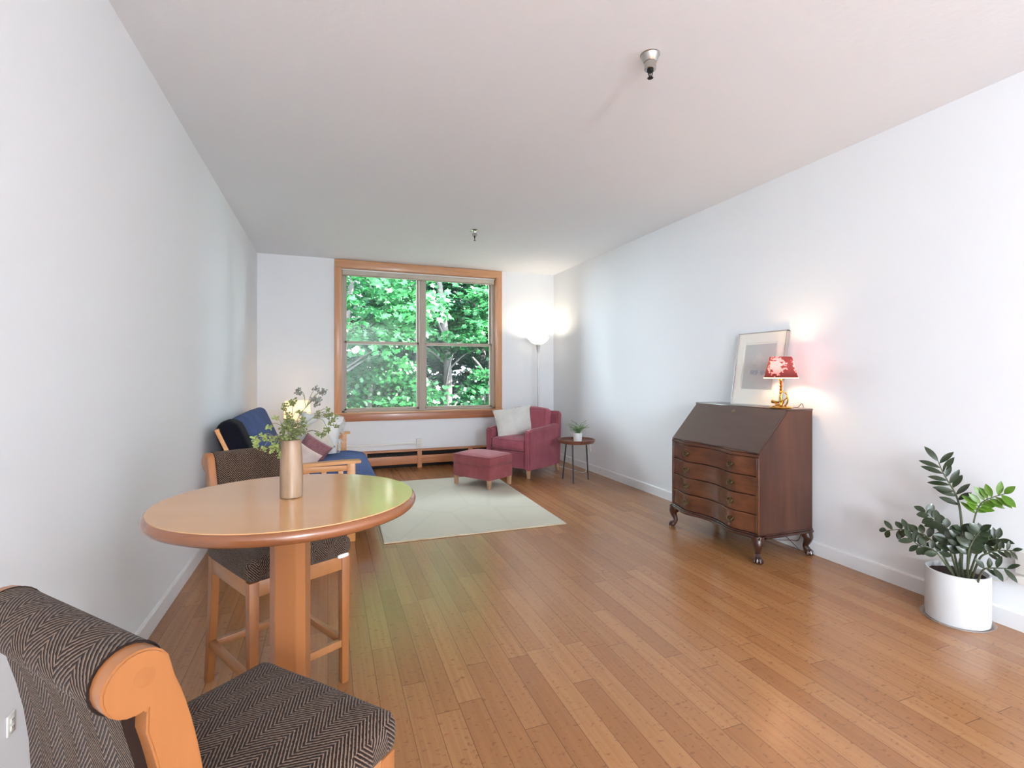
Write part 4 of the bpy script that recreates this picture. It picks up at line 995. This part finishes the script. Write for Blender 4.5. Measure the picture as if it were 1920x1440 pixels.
def leaf(bm, base, d, up, L, w_, fold=.25, droop=.3):
    d = d.normalized(); sd = d.cross(up).normalized(); nn = sd.cross(d).normalized(); n = 7; ms, ls, rs = [], [], []
    for i in range(n+1):
        t_ = i/n; wd = w_*math.sin(PI*t_**1.05)**.8 if 0 < i < n else 0
        c = base+d*L*t_-nn*droop*L*t_*t_*.5
        ms.append(bm.verts.new(c)); ls.append(bm.verts.new(c+sd*wd*.5+nn*wd*fold)) if wd else ls.append(ms[-1]); rs.append(bm.verts.new(c-sd*wd*.5+nn*wd*fold)) if wd else rs.append(ms[-1])
    for i in range(n):
        for S in (ls, rs):
            f = [ms[i], ms[i+1], S[i+1], S[i]]; f = [v for k, v in enumerate(f) if v not in f[:k]]
            if len(f) >= 3:
                try: bm.faces.new(f)
                except ValueError: pass
def zz(pts, nl, L, mat='zz', start=.25, r=.0055, seed=0, lw=.36, vert=False):
    rnd = random.Random(seed); pts = [Vector(p) for p in pts]
    b = Vector((PO.x+(pts[0].x-PO.x)*.35, PO.y+(pts[0].y-PO.y)*.75, .225)); P = smoothpts([b]+pts[1:], 6)
    P = [p-PO for p in P]; bm = NB(); n = len(P); tube(bm, P, [r*(1-.7*i/n) for i in range(n)], 8); s = obj('stem', bm, 'zzstem', zp)
    bm = NB()
    for k in range(nl):
        f = start+(1-start)*(k/(nl-1)); i = min(n-2, int(f*(n-1))); p = P[i]; ax = (P[i+1]-P[max(0, i-1)]).normalized()
        side = 1 if k % 2 else -1
        sd = ax.cross(Vector((-1, -.6, .25))).normalized()*side
        d = sd*.9+ax*(.55 if k < nl-1 else 3)+Vector((rnd.uniform(-.35, .1), rnd.uniform(-.3, .3), rnd.uniform(-.1, .3)))
        leaf(bm, p, d, Vector((-.75, -.5, .6)).normalized()+Vector((rnd.uniform(-.3, .3), rnd.uniform(-.3, .3), 0)), L*rnd.uniform(.8, 1.15), L*lw*rnd.uniform(1.0, 1.3), .12, rnd.uniform(.1, .5))
    obj('leaflets', bm, mat, s, angle=60)
zz([(3.05, 1.581, .267), (3.05, 1.583, .382), (3.05, 1.586, .511), (3.05, 1.598, .602), (3.05, 1.617, .655), (3.05, 1.642, .698), (3.05, 1.668, .745), (3.05, 1.69, .804)], 15, .088, seed=1, start=.42, r=.007, lw=.27)
zz([(2.98, 1.568, .274), (2.98, 1.58, .362), (2.98, 1.586, .432), (2.98, 1.614, .474), (2.98, 1.648, .493), (2.98, 1.681, .506), (2.98, 1.71, .532)], 13, .062, seed=2, start=.35, lw=.5)
zz([(2.96, 1.594, .267), (2.96, 1.619, .337), (2.96, 1.65, .378), (2.96, 1.702, .413), (2.96, 1.756, .412), (2.96, 1.812, .41), (2.96, 1.9, .376)], 18, .058, seed=3, start=.35, lw=.45)
zz([(2.93, 1.584, .282), (2.93, 1.611, .329), (2.93, 1.652, .359), (2.93, 1.704, .356), (2.93, 1.748, .38)], 12, .058, seed=4, start=.35, lw=.45)
zz([(3.04, 1.552, .272), (3.04, 1.537, .398), (3.04, 1.531, .499), (3.04, 1.52, .565), (3.04, 1.5, .62), (3.04, 1.466, .655), (3.04, 1.402, .694)], 17, .068, 'zznew', seed=5, start=.5, lw=.38)
zz([(3.0, 1.529, .286), (3.0, 1.497, .374), (3.0, 1.469, .432), (3.0, 1.439, .469), (3.0, 1.407, .479)], 12, .056, seed=6, start=.4, lw=.42)
zz([(2.96, 1.503, .294), (2.96, 1.466, .369), (2.96, 1.433, .408), (2.96, 1.391, .435), (2.96, 1.337, .453)], 11, .044, seed=7, start=.45, lw=.35)
zz([(2.93, 1.462, .303), (2.93, 1.44, .325), (2.93, 1.408, .35), (2.93, 1.341, .372)], 7, .062, seed=8, start=.45, lw=.35)
zz([(2.96, 1.57, .276), (2.96, 1.579, .344), (2.96, 1.594, .403), (2.96, 1.6, .43)], 12, .056, seed=9, start=.35, lw=.5)
zz([(2.95, 1.541, .288), (2.95, 1.538, .373), (2.95, 1.535, .437), (2.95, 1.529, .488)], 14, .056, seed=10, start=.35, lw=.5)
zz([(2.94, 1.515, .292), (2.94, 1.501, .38), (2.94, 1.484, .448), (2.94, 1.451, .513)], 14, .056, seed=11, start=.35, lw=.5)
zz([(3.08, 1.615, .257), (3.08, 1.596, .344), (3.08, 1.56, .428), (3.08, 1.503, .46)], 12, .056, seed=12, start=.35, lw=.5)

# ================================================================ pendant bulbs added unseen behind the camera to brighten the room
for py_, lb in ((-3.4, 'added fill bulb on a pendant behind the camera, the nearer of two'), (-4.6, 'added fill bulb on a pendant behind the camera, the one by the rear wall')):
    cl_ = thing('fill_pendant', lb, 'lamp', (.9, py_, CZ), 0, 'added fill pendants behind the camera')
    bm = NB(); lathe(bm, [(.06, 0), (.06, -.015), (.01, -.03), (.004, -.032), (.004, -.48), (.03, -.49), (.035, -.53)], 24); obj('canopy_and_rod', bm, 'chrome', cl_)
    bm = NB(); lathe(bm, [(.034, -.52), (.05, -.55), (.052, -.575), (.048, -.578)], 24); obj('socket_cup', bm, 'chrome', cl_)
    light('fill_bulb', 'POINT', (.9, py_, CZ-.68), 95, (.86, .93, 1), shadow_soft_size=.1)
